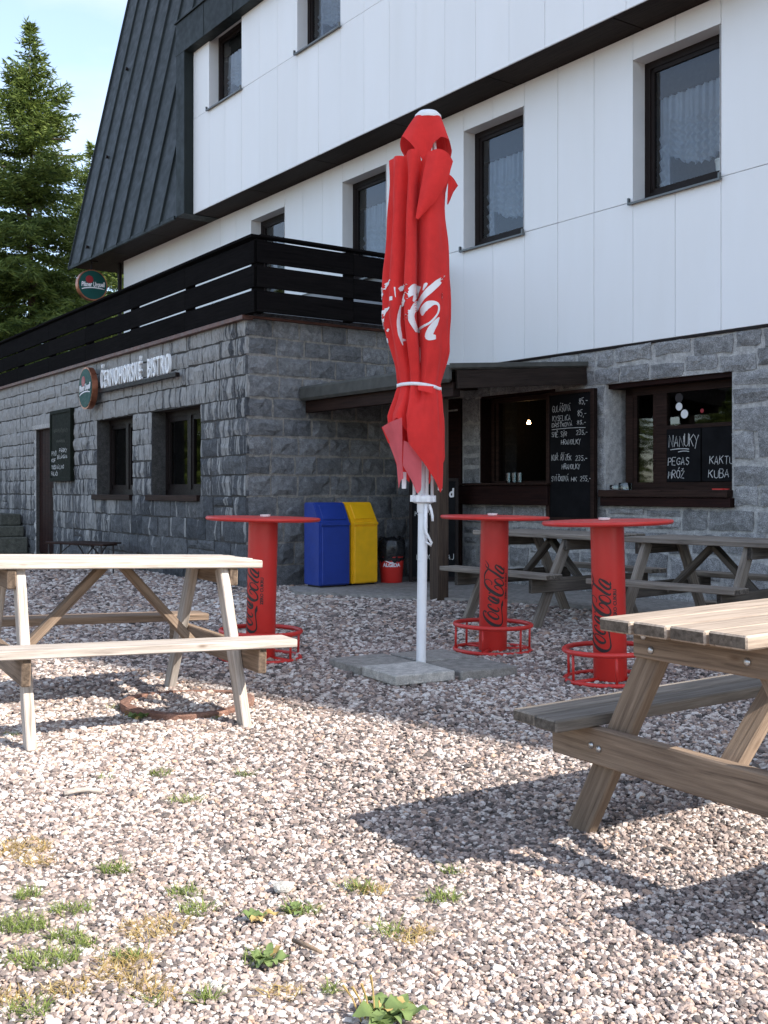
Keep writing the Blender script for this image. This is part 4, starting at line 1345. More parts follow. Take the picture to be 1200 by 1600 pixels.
# ------------------------------------------------------------------ bar tables
LOGO = [  # strokes traced in tenths of the printed mark: (points, widths)
    ([(240, 1165), (205, 1138), (180, 1165), (182, 1205), (210, 1265), (265, 1325), (335, 1378), (405, 1408), (465, 1408), (508, 1380), (526, 1325), (520, 1240), (508, 1150), (503, 1070), (512, 1010), (526, 930)],
     [30, 24, 20, 26, 34, 44, 52, 50, 38, 24, 18, 14, 16, 22, 42, 6]),
    ([(290, 1150), (264, 1172), (290, 1215), (350, 1265), (410, 1286), (448, 1268), (440, 1225), (390, 1180), (330, 1150), (285, 1150)], [16, 20, 30, 36, 36, 26, 16, 16, 18, 16]),
    ([(325, 1022), (290, 1008), (266, 1028), (282, 1062), (340, 1105), (400, 1138), (442, 1135), (450, 1100), (420, 1062)], [22, 18, 18, 26, 34, 36, 26, 16, 10]),
    ([(300, 868), (270, 885), (292, 920), (350, 962), (405, 985), (442, 975), (446, 940), (400, 895), (340, 865), (300, 868)], [16, 18, 28, 34, 34, 26, 16, 14, 16, 16]),
    ([(272, 838), (330, 880), (400, 930), (448, 955), (445, 905), (415, 880)], [10, 30, 34, 24, 14, 8]),
    ([(286, 808), (292, 780)], [26, 26]),
    ([(318, 640), (328, 600), (300, 560), (255, 535), (215, 545), (194, 585), (218, 650), (280, 722), (360, 785), (440, 832), (498, 836), (533, 800), (520, 735), (465, 668), (405, 645), (372, 665), (392, 702), (440, 735)],
     [14, 14, 12, 12, 16, 24, 36, 46, 54, 50, 36, 22, 18, 20, 22, 20, 18, 12]),
    ([(194, 580), (188, 490), (206, 415), (248, 355), (285, 330)], [12, 18, 26, 24, 8]),
    ([(420, 520), (376, 540), (388, 585), (440, 632), (498, 652), (534, 630), (522, 580), (470, 530), (420, 520)], [14, 20, 30, 36, 34, 22, 14, 14, 14]),
    ([(205, 182), (248, 235), (268, 290), (248, 318), (215, 285), (205, 250)], [6, 16, 18, 12, 10, 8]),
    ([(215, 290), (285, 352), (390, 425), (480, 495), (525, 512), (540, 485)], [12, 28, 36, 36, 26, 8]),
    ([(405, 262), (376, 280), (392, 325), (450, 385), (505, 420), (538, 400), (525, 350), (470, 290), (405, 262)], [14, 18, 28, 34, 34, 22, 14, 14, 14]),
    ([(385, 248), (440, 290), (500, 335), (540, 350), (532, 300)], [10, 28, 32, 22, 8]),
]
def logo_mesh(R_):
    mb = MB()
    def fn(u, v):
        z = 0.19 + (1430 - v) / 1250 * 0.466
        ph = (u - 362) / 362 * (0.154 / R_)
        return ((R_ + 0.0012) * math.sin(ph), -(R_ + 0.0012) * math.cos(ph), z)
    for pts, ws in LOGO:
        p, w = smooth_path(pts, ws, 5)
        ribbon(mb, p, [q * 1.15 for q in w], fn)
    return mesh('lettering', mb.v, mb.f, 'ink')
def strap_mesh(R_):
    me = text_mesh('ZERO CUKRU', 0.028, 0.0, 0.0012, 1.05, 0, 'ink')
    for v in me.vertices:
        tx, ty = v.co.x, v.co.z
        ph = (0.100 - ty + 0.009) / R_
        v.co = ((R_ + 0.0012) * math.sin(ph), -(R_ + 0.0012) * math.cos(ph), 0.475 + tx)
    me.update()
    return me
def bar_table():
    e = empty('bar_table')
    autosmooth(MB().lathe([(0.098, 0.012), (0.100, 0.016), (0.100, 0.945)], 48).build('column', 'red', e))
    autosmooth(MB().lathe([(0.0, 0.945), (0.36, 0.945), (0.382, 0.948), (0.39, 0.957), (0.39, 0.963), (0.385, 0.971), (0.0, 0.972)], 72).build('table_top', 'red', e), 25)
    circ = lambda r, z: [(r * math.cos(2 * math.pi * i / 48), r * math.sin(2 * math.pi * i / 48), z) for i in range(48)]
    ring = MB().tube(circ(0.272, 0.195), 0.0155, 10, closed=True).build('foot_rail', 'red', e, smooth=True)
    MB().tube(circ(0.272, 0.018), 0.0135, 10, closed=True).build('base_ring', 'red', e, smooth=True)
    for k in range(6):
        t = math.radians(14 + 60 * k)
        x, y = 0.272 * math.cos(t), 0.272 * math.sin(t)
        MB().tube([(x, y, 0.018), (x, y, 0.195)], 0.008, 8).build('strut', 'red', e, smooth=True)
        if k % 2 == 0:
            MB().tube([(0.09 * math.cos(t), 0.09 * math.sin(t), 0.022), (x, y, 0.018)], 0.012, 8).build('spoke', 'red', e, smooth=True)
    lg = part('lettering', logo_mesh(0.1), e)
    lg['label'] = 'black cola script lettering running up the column'
    part('small_lettering', strap_mesh(0.1), e)
    return e
def copy_tree(o, parent=None):
    c = o.copy()
    COL.objects.link(c)
    c.parent = parent
    for ch in o.children:
        copy_tree(ch, c)
    return c
bt = bar_table()
spots = [((-0.845, 7.43), -57, 0.022, 'red cola bar table behind the sunlit picnic table'),
         ((0.778, 7.79), 1, 0.016, 'red cola bar table just behind the parasol base slabs'),
         ((1.368, 6.57), -36, -0.022, 'red cola bar table beyond the corner of the near picnic table')]
for i, ((x, y), ph, lean, lab) in enumerate(spots):
    e = bt if i == 0 else copy_tree(bt)
    yaw = math.atan2(-x, y) + math.radians(ph)
    e.matrix_world = Matrix.Translation((x, y, 0.0)) @ Matrix.Rotation(lean, 4, 'Y') @ Matrix.Rotation(yaw, 4, 'Z')
    tag(e, lab, 'bar table', 'red cola bar tables on the gravel')
    top = Matrix.Translation((x, y, 0.0)) @ Matrix.Rotation(lean, 4, 'Y') @ Vector(((0.01, -0.015, -0.012)[i], 0.02, 0.9725))
    o = MB().lathe([(0.026, 0), (0.034, 0.003), (0.037, 0.016), (0.034, 0.016), (0.03, 0.006), (0, 0.006)], 24).build('ashtray', 'porcelain', None, top)
    tag(autosmooth(o), 'small white ashtray on the ' + ('bar table behind the sunlit picnic table', 'bar table behind the parasol slabs', 'bar table beyond the near picnic table')[i], 'ashtray', 'ashtrays on the bar tables')

# ------------------------------------------------------------------ picnic tables
def picnic(name, loc, rot, label, top, W, ntop, frames, zt, zb, ybo, wb, nb, bench, yf, mats, seed=0, bolts=False, leg_w=0.09, bench_mats=None):
    e = empty(name, loc, 0, label, 'picnic table', 'picnic tables on the gravel', rot)
    rr = random.Random(seed)
    x0, x1 = top
    th = 0.040
    bw = 2 * W / ntop
    for k in range(ntop):
        y = -W + bw * (k + 0.5)
        board('top_board', e, mats['top'], (x0 + rr.uniform(-.008, .008), y, zt - th / 2 + rr.uniform(-.003, .003)), (x1 + rr.uniform(-.008, .008), y, zt - th / 2 + rr.uniform(-.003, .003)), bw - 0.009, th, (0, 1, 0), 0.005)
    for s in (-1, 1):
        bx0, bx1 = bench[0 if s < 0 else 1]
        b1 = wb / nb
        for k in range(nb):
            y = s * (ybo - wb + b1 * (k + 0.5))
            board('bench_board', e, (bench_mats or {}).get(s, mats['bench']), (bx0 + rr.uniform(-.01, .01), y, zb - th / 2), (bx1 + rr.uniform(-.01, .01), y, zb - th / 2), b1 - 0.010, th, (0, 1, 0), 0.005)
    for fi, f in enumerate(frames):
        sg = -1 if fi == 0 else 1
        for s in (-1, 1):
            board('leg', e, mats['leg'], (f, s * (W - 0.10), zt - th - 0.002), (f, s * yf, -0.025), leg_w, 0.045, (0, 1, 0), 0.005)
        bm_ = board('bench_beam', e, mats['beam'], (f + sg * 0.0435, -ybo + 0.03, zb - th - 0.062), (f + sg * 0.0435, ybo - 0.03, zb - th - 0.062), 0.12, 0.040, (0, 0, 1), 0.005)
        cl = board('top_cleat', e, mats['beam'], (f + sg * 0.0435, -W + 0.02, zt - th - 0.047), (f + sg * 0.0435, W - 0.02, zt - th - 0.047), 0.09, 0.040, (0, 0, 1), 0.005)
        board('brace', e, mats['brace'], (f - sg * 0.045, 0, zb - th - 0.08), (f - sg * 0.46, 0, zt - th - 0.004), 0.075, 0.042, (0, 1, 0), 0.004)
        if bolts and fi == 0:
            for (yy, zz) in ((W - 0.07, zt - th - 0.022), (W - 0.10, zt - th - 0.062), (-W + 0.10, zt - th - 0.05), (0.46, zb - th - 0.06), (0.425, zb - th - 0.066)):
                o = MB().lathe([(0.011, 0), (0.011, 0.003), (0.006, 0.006), (0, 0.007)], 12).build('bolt', 'bolt', e, (f - 0.0645, yy, zz), (0, math.radians(-90), 0), smooth=True)
    return e
mB = dict(top='bleached', bench='bleached', leg='bleached', beam='tan_wood', brace='tan_wood')
mR = dict(top='bleached_tan', bench='bleached_tan', leg='tan_wood', beam='tan_wood', brace='tan_wood')
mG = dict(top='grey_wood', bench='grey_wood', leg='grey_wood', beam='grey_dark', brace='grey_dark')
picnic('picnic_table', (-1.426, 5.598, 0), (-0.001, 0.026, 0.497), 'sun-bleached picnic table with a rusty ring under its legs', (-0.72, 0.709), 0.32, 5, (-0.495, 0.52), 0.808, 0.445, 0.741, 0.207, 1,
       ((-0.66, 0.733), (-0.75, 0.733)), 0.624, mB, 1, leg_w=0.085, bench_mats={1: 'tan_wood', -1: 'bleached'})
picnic('picnic_table', (0.818, 3.097, 0), (-0.003, -0.024, 0.543), 'near picnic table with bolted brown end frame, cut by the picture edge', (0.0, 1.75), 0.283, 4, (0.185, 1.56), 0.765, 0.419, 0.692, 0.246, 2,
       ((-0.02, 1.75), (-0.024, 1.75)), 0.604, mR, 2, bolts=True, leg_w=0.095, bench_mats={1: 'grey_wood', -1: 'bleached_tan'})
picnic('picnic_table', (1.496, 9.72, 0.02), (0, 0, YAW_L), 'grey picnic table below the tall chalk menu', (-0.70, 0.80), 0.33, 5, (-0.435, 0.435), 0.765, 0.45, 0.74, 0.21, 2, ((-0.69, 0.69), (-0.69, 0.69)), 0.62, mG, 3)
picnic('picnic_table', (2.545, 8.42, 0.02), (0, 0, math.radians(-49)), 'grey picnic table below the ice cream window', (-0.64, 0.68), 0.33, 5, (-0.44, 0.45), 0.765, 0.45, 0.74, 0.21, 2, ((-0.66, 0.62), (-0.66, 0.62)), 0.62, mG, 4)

# slatted pallet leaning flat by the wall between the back tables
pal = empty('wooden_pallet', (3.18, 9.45, 0.046), YAW_L, 'pale grey slatted pallet on the ground between the grey picnic tables', 'pallet')
for k in range(5):
    board('slat', pal, 'grey_wood', (-0.32, -0.2 + 0.1 * k, 0.13), (0.32, -0.2 + 0.1 * k, 0.13), 0.075, 0.018, (0, 1, 0))
for x in (-0.28, 0, 0.28):
    board('bearer', pal, 'grey_dark', (x, -0.24, 0.06), (x, 0.24, 0.06), 0.118, 0.07, (0, 0, 1))

# folding bench by the far wall
be = empty('folding_bench', (-4.17, 14.95, 0), math.atan2(-0.59, 0.81), 'narrow dark folding bench in front of the granite wall', 'bench')
board('seat', be, 'brown_wood', (-0.62, 0, 0.425), (0.62, 0, 0.425), 0.24, 0.026, (0, 1, 0))
for s in (-1, 1):
    x = s * 0.56
    MB().tube([(x, -0.10, 0.41), (x, -0.10, 0.012), (x, 0.10, 0.012), (x, 0.10, 0.41)], 0.012, 8).build('leg', 'ink', be)
    MB().tube([(x, -0.02, 0.2), (s * 0.22, 0, 0.405)], 0.009, 6).build('brace', 'ink', be)
ft = empty('folding_table', (-4.22, 15.75, 0), math.atan2(-0.59, 0.81), 'low dark folding table with crossed legs behind the bench', 'table')
board('table_top', ft, 'brown_wood', (-0.42, 0, 0.40), (0.42, 0, 0.40), 0.36, 0.022, (0, 1, 0))
for s in (-1, 1):
    MB().tube([(s * 0.2, -0.12, 0.39), (-s * 0.2, -0.12, 0.0)], 0.011, 6).build('leg', 'ink', ft)
    MB().tube([(s * 0.2, 0.12, 0.39), (-s * 0.2, 0.12, 0.0)], 0.011, 6).build('leg', 'ink', ft)

# stone steps at the far end of the annex
st = empty('stone_steps', tw(-9.75, -0.45, 0), YAW_T, 'mossy stone steps against the far end of the granite annex', 'steps')
box('step', st, 'moss_stone', -1.0, 1.0, -0.42, 0.40, 0, 0.30, 0.02)
box('step', st, 'moss_stone', -1.1, 0.75, -0.25, 0.40, 0.302, 0.50, 0.02)
box('step', st, 'moss_stone', -1.2, 0.55, 0.02, 0.40, 0.502, 0.72, 0.02)

# ------------------------------------------------------------------ parasol
PZ = lambda y: 1.15 + (767 - y) / 245.7
PX = 1 / 245.7
par = empty('parasol', (0.235, 6.92, 0), 0, 'tall red cola parasol, folded and tied with a white strap', 'parasol', rot=(0, 0.0126, -0.034))
rr = random.Random(5)
autosmooth(MB().lathe([(0.031, 0.05), (0.031, 1.13), (0.0295, 1.13), (0.0295, PZ(186))], 20).build('pole', 'white_paint', par))
cprof = [(250, -10.5, 50.5), (300, -15, 50), (400, -14, 53), (450, -14, 55), (500, -13.5, 54.5), (550, -9, 47), (580, -8, 38.5), (603, -8, 34.5), (622, -9, 38), (650, -13, 46), (680, -12, 46), (710, -8, 43), (770, -4, 38)]
cy = np.array([c[0] for c in cprof], float)
def cw(y):
    return float(np.interp(y, cy, [c[1] for c in cprof])) * PX, float(np.interp(y, cy, [c[2] for c in cprof])) * PX
VAL = [(-58, .10, 6), (-31, .50, 6), (4, .72, 6.5), (52, .05, 10), (82, .30, 9), (118, .5, 9), (152, .42, 9), (190, .5, 9), (228, .42, 9), (264, .38, 8), (292, .16, 6)]
def crad(ph, y):
    """Relative radius of the folded cloth at angle ph (degrees, 0 faces the yard) and height."""
    r = 1.0
    band = math.exp(-((y - 603) / 38) ** 2)
    topk = min(1.0, max(0.35, (y - 235) / 60))
    low = min(1.0, max(0.0, (y - 614) / 26))
    for c, d, w in VAL + [(-26, .42 * low, 5)]:
        if c in (4, -31):
            d = d * (1 - 0.92 * low)
        dd = (ph - c + 180) % 360 - 180
        r -= d * (1 - 0.45 * band) * topk * math.exp(-(dd / (w * (1 + 0.5 * math.exp(-((y - 300) / 90) ** 2)))) ** 2)
    r -= 0.035 * math.exp(-((y - 604) / 7) ** 2)
    r += band * 0.05 * math.sin(math.radians(ph * 11)) + 0.03 * math.exp(-((y - 640) / 40) ** 2) * math.sin(math.radians(ph * 17)) + 0.010 * math.sin(math.radians(ph * 7) + y * 0.03) + 0.012 * math.sin(y * 0.021 + math.radians(ph * 2))
    r += 0.014 * math.sin(math.radians(ph * 5) + y * 0.045 + 1.3 * math.sin(y * 0.02)) + 0.010 * math.sin(math.radians(ph * 13) - y * 0.07)
    r += 0.03 * math.exp(-((y - 560) / 40) ** 2) * math.sin(math.radians(ph * 9) + (y - 600) * 0.03)
    return r
def cpt(ph, y, k=1.0, out=0.0):
    c, w = cw(y)
    r = w * crad(ph, y) * k + out
    a = math.radians(ph)
    return (c + r * math.sin(a), -r * math.cos(a) * 0.92, PZ(y))
def tab(tb, ph):
    ks = [t[0] for t in tb]
    return float(np.interp((ph + 90) % 360 - 90, ks, [t[1] for t in tb]))
TOPY = [(-90, 255), (-62, 252), (-34, 254), (-28, 247), (-5, 246), (3, 262), (10, 254), (40, 250), (75, 262), (110, 256), (150, 250), (190, 262), (230, 250), (270, 255)]
HEM = [(-90, 668), (-66, 664), (-36, 655), (-31, 668), (-27, 684), (0, 714), (22, 736), (45, 760), (58, 770), (75, 752), (110, 690), (150, 760), (190, 690), (230, 755), (262, 690), (270, 668)]
NP, NR = 150, 54
vs, fs = [], []
for j in range(NR + 1):
    t = j / NR
    for i in range(NP):
        ph = -90 + 360 * i / NP
        y0, y1 = tab(TOPY, ph), tab(HEM, ph)
        vs.append(cpt(ph, y0 + (y1 - y0) * t))
for j in range(NR):
    for i in range(NP):
        fs.append((j * NP + i, j * NP + (i + 1) % NP, (j + 1) * NP + (i + 1) % NP, (j + 1) * NP + i))
part('folded_cloth', mesh('folded_cloth', vs, fs, 'cloth', True), par)
def patch(name, rows, mat, thick=0.0):
    """Cloth patch from rows of (x pixel offset from the pole, y, distance towards the yard)."""
    K = 10
    n, m = len(rows), len(rows[0])
    vs, fs = [], []
    R_ = []
    for row in rows:
        p3 = [Vector((x * PX, -d, PZ(y))) for x, y, d in row]
        out = []
        for i in range(m - 1):
            a, b_, c_, d_ = p3[max(i - 1, 0)], p3[i], p3[i + 1], p3[min(i + 2, m - 1)]
            for q in range(K):
                t = q / K
                out.append(0.5 * ((2 * b_) + (c_ - a) * t + (2 * a - 5 * b_ + 4 * c_ - d_) * t * t + (3 * b_ - a - 3 * c_ + d_) * t ** 3))
        out.append(p3[-1])
        R_.append(out)
    mm = len(R_[0])
    K2_ = 6
    rows2 = []
    for i in range(n - 1):
        for q in range(K2_):
            t = q / K2_
            rows2.append([R_[i][j].lerp(R_[i + 1][j], t) for j in range(mm)])
    rows2.append(R_[-1])
    for row in rows2:
        vs += row
    for i in range(len(rows2) - 1):
        for j in range(mm - 1):
            a = i * mm + j
            fs.append((a, a + 1, a + mm + 1, a + mm))
    return part(name, mesh(name, vs, fs, mat, True), par)
# lapel folded over the wide front panel, and the loose corner behind it
patch('cloth_lapel', [[(0, 252, .185), (16, 249, .215), (30, 254, .205), (39, 264, .165)],
                      [(-6, 285, .195), (8, 284, .228), (20, 290, .222), (30, 298, .190)],
                      [(-12, 320, .200), (-2, 320, .226), (6, 324, .224), (12, 329, .205)],
                      [(-17, 352, .195), (-15, 354, .202), (-13, 355, .202), (-10, 352, .198)]], 'cloth')
patch('cloth_corner', [[(32, 278, .10), (40, 284, .09), (48, 294, .06)], [(32, 300, .10), (37, 303, .09), (41, 304, .06)], [(31, 326, .10), (32, 325, .09), (33, 324, .07)]], 'cloth')
# vent flap under the cap
VH = [(-90, 236, 40), (-66, 218, 43), (-40, 233, 38), (-16, 258, 24), (-6, 270, 20), (6, 256, 20), (22, 232, 26), (42, 221, 33), (62, 224, 38), (80, 238, 41), (100, 252, 34), (130, 232, 36), (165, 246, 32), (200, 225, 38), (240, 250, 34), (270, 236, 40)]
vs, fs = [], []
for j in range(13):
    t = j / 12
    for i in range(96):
        ph = -90 + 360 * i / 96
        yh = float(np.interp(ph, [v[0] for v in VH], [v[1] for v in VH]))
        rh = float(np.interp(ph, [v[0] for v in VH], [v[2] for v in VH]))
        y = 182 + (yh - 182) * t
        r = (19.5 + (rh - 19.5) * t ** 0.9) * PX * (1 + 0.03 * math.sin(math.radians(ph * 8)) * t)
        a = math.radians(ph)
        vs.append(((-1.0 * t) * PX + r * math.sin(a), -r * math.cos(a), PZ(y)))
for j in range(12):
    for i in range(96):
        fs.append((j * 96 + i, j * 96 + (i + 1) % 96, (j + 1) * 96 + (i + 1) % 96, (j + 1) * 96 + i))
part('vent_flap', mesh('vent_flap', vs, fs, 'cloth', True), par)
autosmooth(MB().lathe([(0.084, PZ(187)), (0.086, PZ(184)), (0.083, PZ(181)), (0.06, PZ(175.5)), (0.03, PZ(173)), (0.0, PZ(172.4))], 40).build('cap', 'white_paint', par), 60)
# undersides of the hem that hang open
patch('hem_fold', [[(-66, 669, .05), (-52, 662, .13), (-34, 655, .15)], [(-55, 692, .04), (-44, 690, .10), (-33, 690, .11)], [(-42, 725, .05), (-38, 722, .08), (-33, 722, .09)], [(-38, 764, .06), (-35, 752, .07), (-31, 748, .07)]], 'cloth_in')
patch('hem_fold', [[(-31, 690, .12), (-18, 697, .13), (-3, 716, .13)], [(-32, 728, .10), (-18, 728, .115), (-3, 735, .115)], [(-18, 752, .09), (-12, 756, .095), (-3, 760, .095)], [(-12, 766, .085), (-9, 771, .088), (-4, 766, .088)]], 'cloth_in')
patch('hem_edge', [[(-66, 669, .055), (-55, 694, .045)], [(-62, 668, .06), (-51, 692, .055)], ], 'cloth')
# strap
vs, fs = [], []
NS = 72
for k, (dy, o_) in enumerate(((-2.6, .004), (-2.6, .007), (2.6, .007), (2.6, .004))):
    for i in range(NS):
        ph = -90 + 360 * i / NS
        sag = 3.5 * math.sin(math.radians(ph)) ** 2 + 3.0 * math.sin(math.radians(ph))
        c, w = cw(603)
        a = math.radians(ph)
        r = w * max(0.955, crad(ph, 603) + 0.012) + o_
        vs.append((c + r * math.sin(a), -r * math.cos(a) * 0.93, PZ(603 + dy + sag)))
for k in range(4):
    for i in range(NS):
        fs.append((k * NS + i, k * NS + (i + 1) % NS, ((k + 1) % 4) * NS + (i + 1) % NS, ((k + 1) % 4) * NS + i))
part('strap', mesh('strap', vs, fs, 'white_paint', True), par)
patch('strap_tail', [[(-10, 606, .150), (14, 607, .152)], [(-10, 613, .162), (12, 618, .165)]], 'cloth')
# printed white script on the cloth, broken up by the folds
WS = [([(215, 160), (150, 215), (115, 310), (107, 425)], [10, 46, 34, 8]), ([(208, 432), (150, 465), (128, 540), (152, 640)], [12, 44, 42, 8]), ([(208, 352), (240, 352)], [34, 34]),
      ([(182, 668), (200, 640)], [22, 16]), ([(150, 722), (180, 790)], [60, 30]), ([(262, 238), (272, 340)], [14, 6]), ([(325, 415), (308, 520), (303, 610), (318, 715), (346, 825)], [8, 26, 32, 34, 6]),
      ([(308, 262), (345, 240), (395, 232)], [30, 44, 10]), ([(345, 430), (372, 350), (425, 300), (475, 250), (510, 215)], [16, 56, 70, 70, 40]), ([(452, 395), (475, 310), (490, 230)], [14, 34, 40]),
      ([(360, 578), (395, 540), (420, 490)], [14, 56, 30]), ([(545, 275), (570, 225), (592, 214)], [8, 34, 6]), ([(768, 108), (690, 200), (605, 285), (515, 375), (447, 485), (432, 575), (495, 690)], [6, 52, 56, 50, 46, 58, 40]),
      ([(540, 530), (552, 470), (600, 425), (660, 402), (703, 425), (692, 510), (610, 610), (500, 650)], [10, 66, 60, 34, 18, 14, 18, 26]), ([(708, 545), (668, 610), (625, 680), (605, 745), (675, 748)], [6, 46, 62, 66, 34]),
      ([(345, 770), (378, 768)], [26, 12]), ([(740, 290), (736, 345)], [6, 5])]
mb = MB()
def on_cloth(u, v):
    px_, y = 580 + u / 6.667, 420 + v / 6.667
    axis = 659 + 11 * (1049 - y) / 871
    c, w = cw(y)
    s = ((px_ - axis) * PX - c) / w
    # walk over the cloth until the surface lies under that place
    best, bp = 9, 0
    for ph in np.arange(-86, 86.1, 1.0):
        e_ = abs(crad(ph, y) * math.sin(math.radians(ph)) - s)
        if e_ < best - 1e-4:
            best, bp = e_, ph
    for ph in np.arange(bp - 1, bp + 1.01, 0.1):
        e_ = abs(crad(ph, y) * math.sin(math.radians(ph)) - s)
        if e_ < best:
            best, bp = e_, ph
    return cpt(bp, y, 1.0, 0.0045)
for pts, ws in WS:
    p, w = smooth_path(pts, ws, 7)
    n = len(p)
    # three verts across so that the print bends with the folds
    vs, fs = [], []
    for i, q in enumerate(p):
        d = (p[min(i + 1, n - 1)] - p[max(i - 1, 0)]).normalized()
        nn = Vector((-d.y, d.x))
        for k in (-0.5, -0.25, 0, 0.25, 0.5):
            vs.append(on_cloth(*(q + nn * w[i] * k * 1.18)))
    for i in range(n - 1):
        for k in range(4):
            a = i * 5 + k
            fs.append((a, a + 1, a + 6, a + 5))
    mb.add(vs, fs)
mb.build('printed_lettering', 'print', par, smooth=True)
# ribs, runner and crank
for k in range(8):
    t = math.radians(22 + 45 * k)
    MB().tube([(0.062 * math.sin(t), -0.062 * math.cos(t), PZ(776)), (0.056 * math.sin(t), -0.056 * math.cos(t), PZ(240)), (0.03 * math.sin(t), -0.03 * math.cos(t), PZ(195))], 0.0105, 8).build('rib', 'white_paint', par, smooth=True)
for x, y in ((-30, 760), (26, 762)):
    box('rib_end', par, 'white_paint', x * PX - 0.014, x * PX + 0.014, -0.035, -0.01, PZ(y + 4), PZ(y - 22), 0.003)
autosmooth(MB().lathe([(0.034, PZ(787)), (0.055, PZ(786)), (0.074, PZ(784)), (0.080, PZ(780)), (0.078, PZ(776)), (0.066, PZ(774)), (0.034, PZ(773))], 36).build('runner', 'white_paint', par))
for k in range(8):
    t = math.radians(22 + 45 * k)
    MB().box(-0.012, 0.012, -0.012, 0.012, PZ(784), PZ(774)).build('runner_joint', 'white_paint', par, (0.072 * math.sin(t), -0.072 * math.cos(t), 0), (0, 0, t))
autosmooth(MB().lathe([(0.036, PZ(801)), (0.038, PZ(800)), (0.038, PZ(786)), (0.034, PZ(785.5))], 28).build('collar', 'white_paint', par))
MB().tube([(0.018, -0.045, PZ(787)), (0.016, -0.048, PZ(825)), (0.022, -0.05, PZ(832)), (0.058, -0.05, PZ(848)), (0.056, -0.05, PZ(852)), (0.022, -0.046, PZ(846))], [.011, .010, .009, .008, .008, .006], 8).build('crank_handle', 'white_paint', par, smooth=True)
MB().tube([(0.036, -0.03, PZ(788)), (0.052, -0.03, PZ(797)), (0.060, -0.03, PZ(806)), (0.062, -0.03, PZ(814))], [.012, .010, .009, .008], 8).build('hook', 'white_paint', par, smooth=True)
MB().box(-0.03, 0.03, -0.03, 0.03, 0.0, 0.05).build('base_cross', 'frame', par)
labs = ['concrete slab on the yard side of the parasol pole, pale and nearest', 'grey concrete parasol slab beside the sunlit picnic table side', 'grey concrete parasol slab mostly hidden behind the white pole', 'grey concrete parasol slab beside the middle bar table']
for i, (deg, z, m_) in enumerate(((254, 0.012, 'concrete_pale'), (164, 0.0, 'concrete'), (74, 0.0, 'concrete'), (344, 0.0, 'concrete'))):
    a = math.radians(deg)
    cx, cy_ = 0.235 + 0.326 * math.cos(a), 6.92 + 0.326 * math.sin(a)
    o = box('concrete_slab', None, m_, -0.207, 0.207, -0.207, 0.207, 0, 0.062, 0.007)
    o.location = (cx, cy_, z + 0.031)
    o.rotation_euler = (rng.uniform(-.006, .006), rng.uniform(-.006, .006), math.radians(29) + rng.uniform(-.02, .02))
    tag(o, labs[i], 'slab', 'concrete slabs weighing down the parasol')

# ------------------------------------------------------------------ rusty ring sunk in the gravel
vs, fs = [], []
rr = random.Random(8)
prof = [(0.345, -0.05), (0.352, 0.030), (0.347, 0.038), (0.305, 0.040), (0.300, 0.034), (0.298, -0.05)]
n = 56
for r, z in prof:
    for k in range(n):
        t = 2 * math.pi * k / n
        q = r * (1 + 0.012 * math.sin(3 * t) + rr.uniform(-.006, .006))
        vs.append((q * math.cos(t), q * math.sin(t), z * (1 + 0.15 * math.sin(2 * t + 1)) + rr.uniform(-.003, .003)))
for i in range(len(prof) - 1):
    for k in range(n):
        fs.append((i * n + k, i * n + (k + 1) % n, (i + 1) * n + (k + 1) % n, (i + 1) * n + k))
tag(part('well_ring', mesh('well_ring', vs, fs, 'rust'), None, (-1.045, 5.78, 0)), 'rusty brown ring half sunk in gravel under the sunlit picnic table', 'ring')

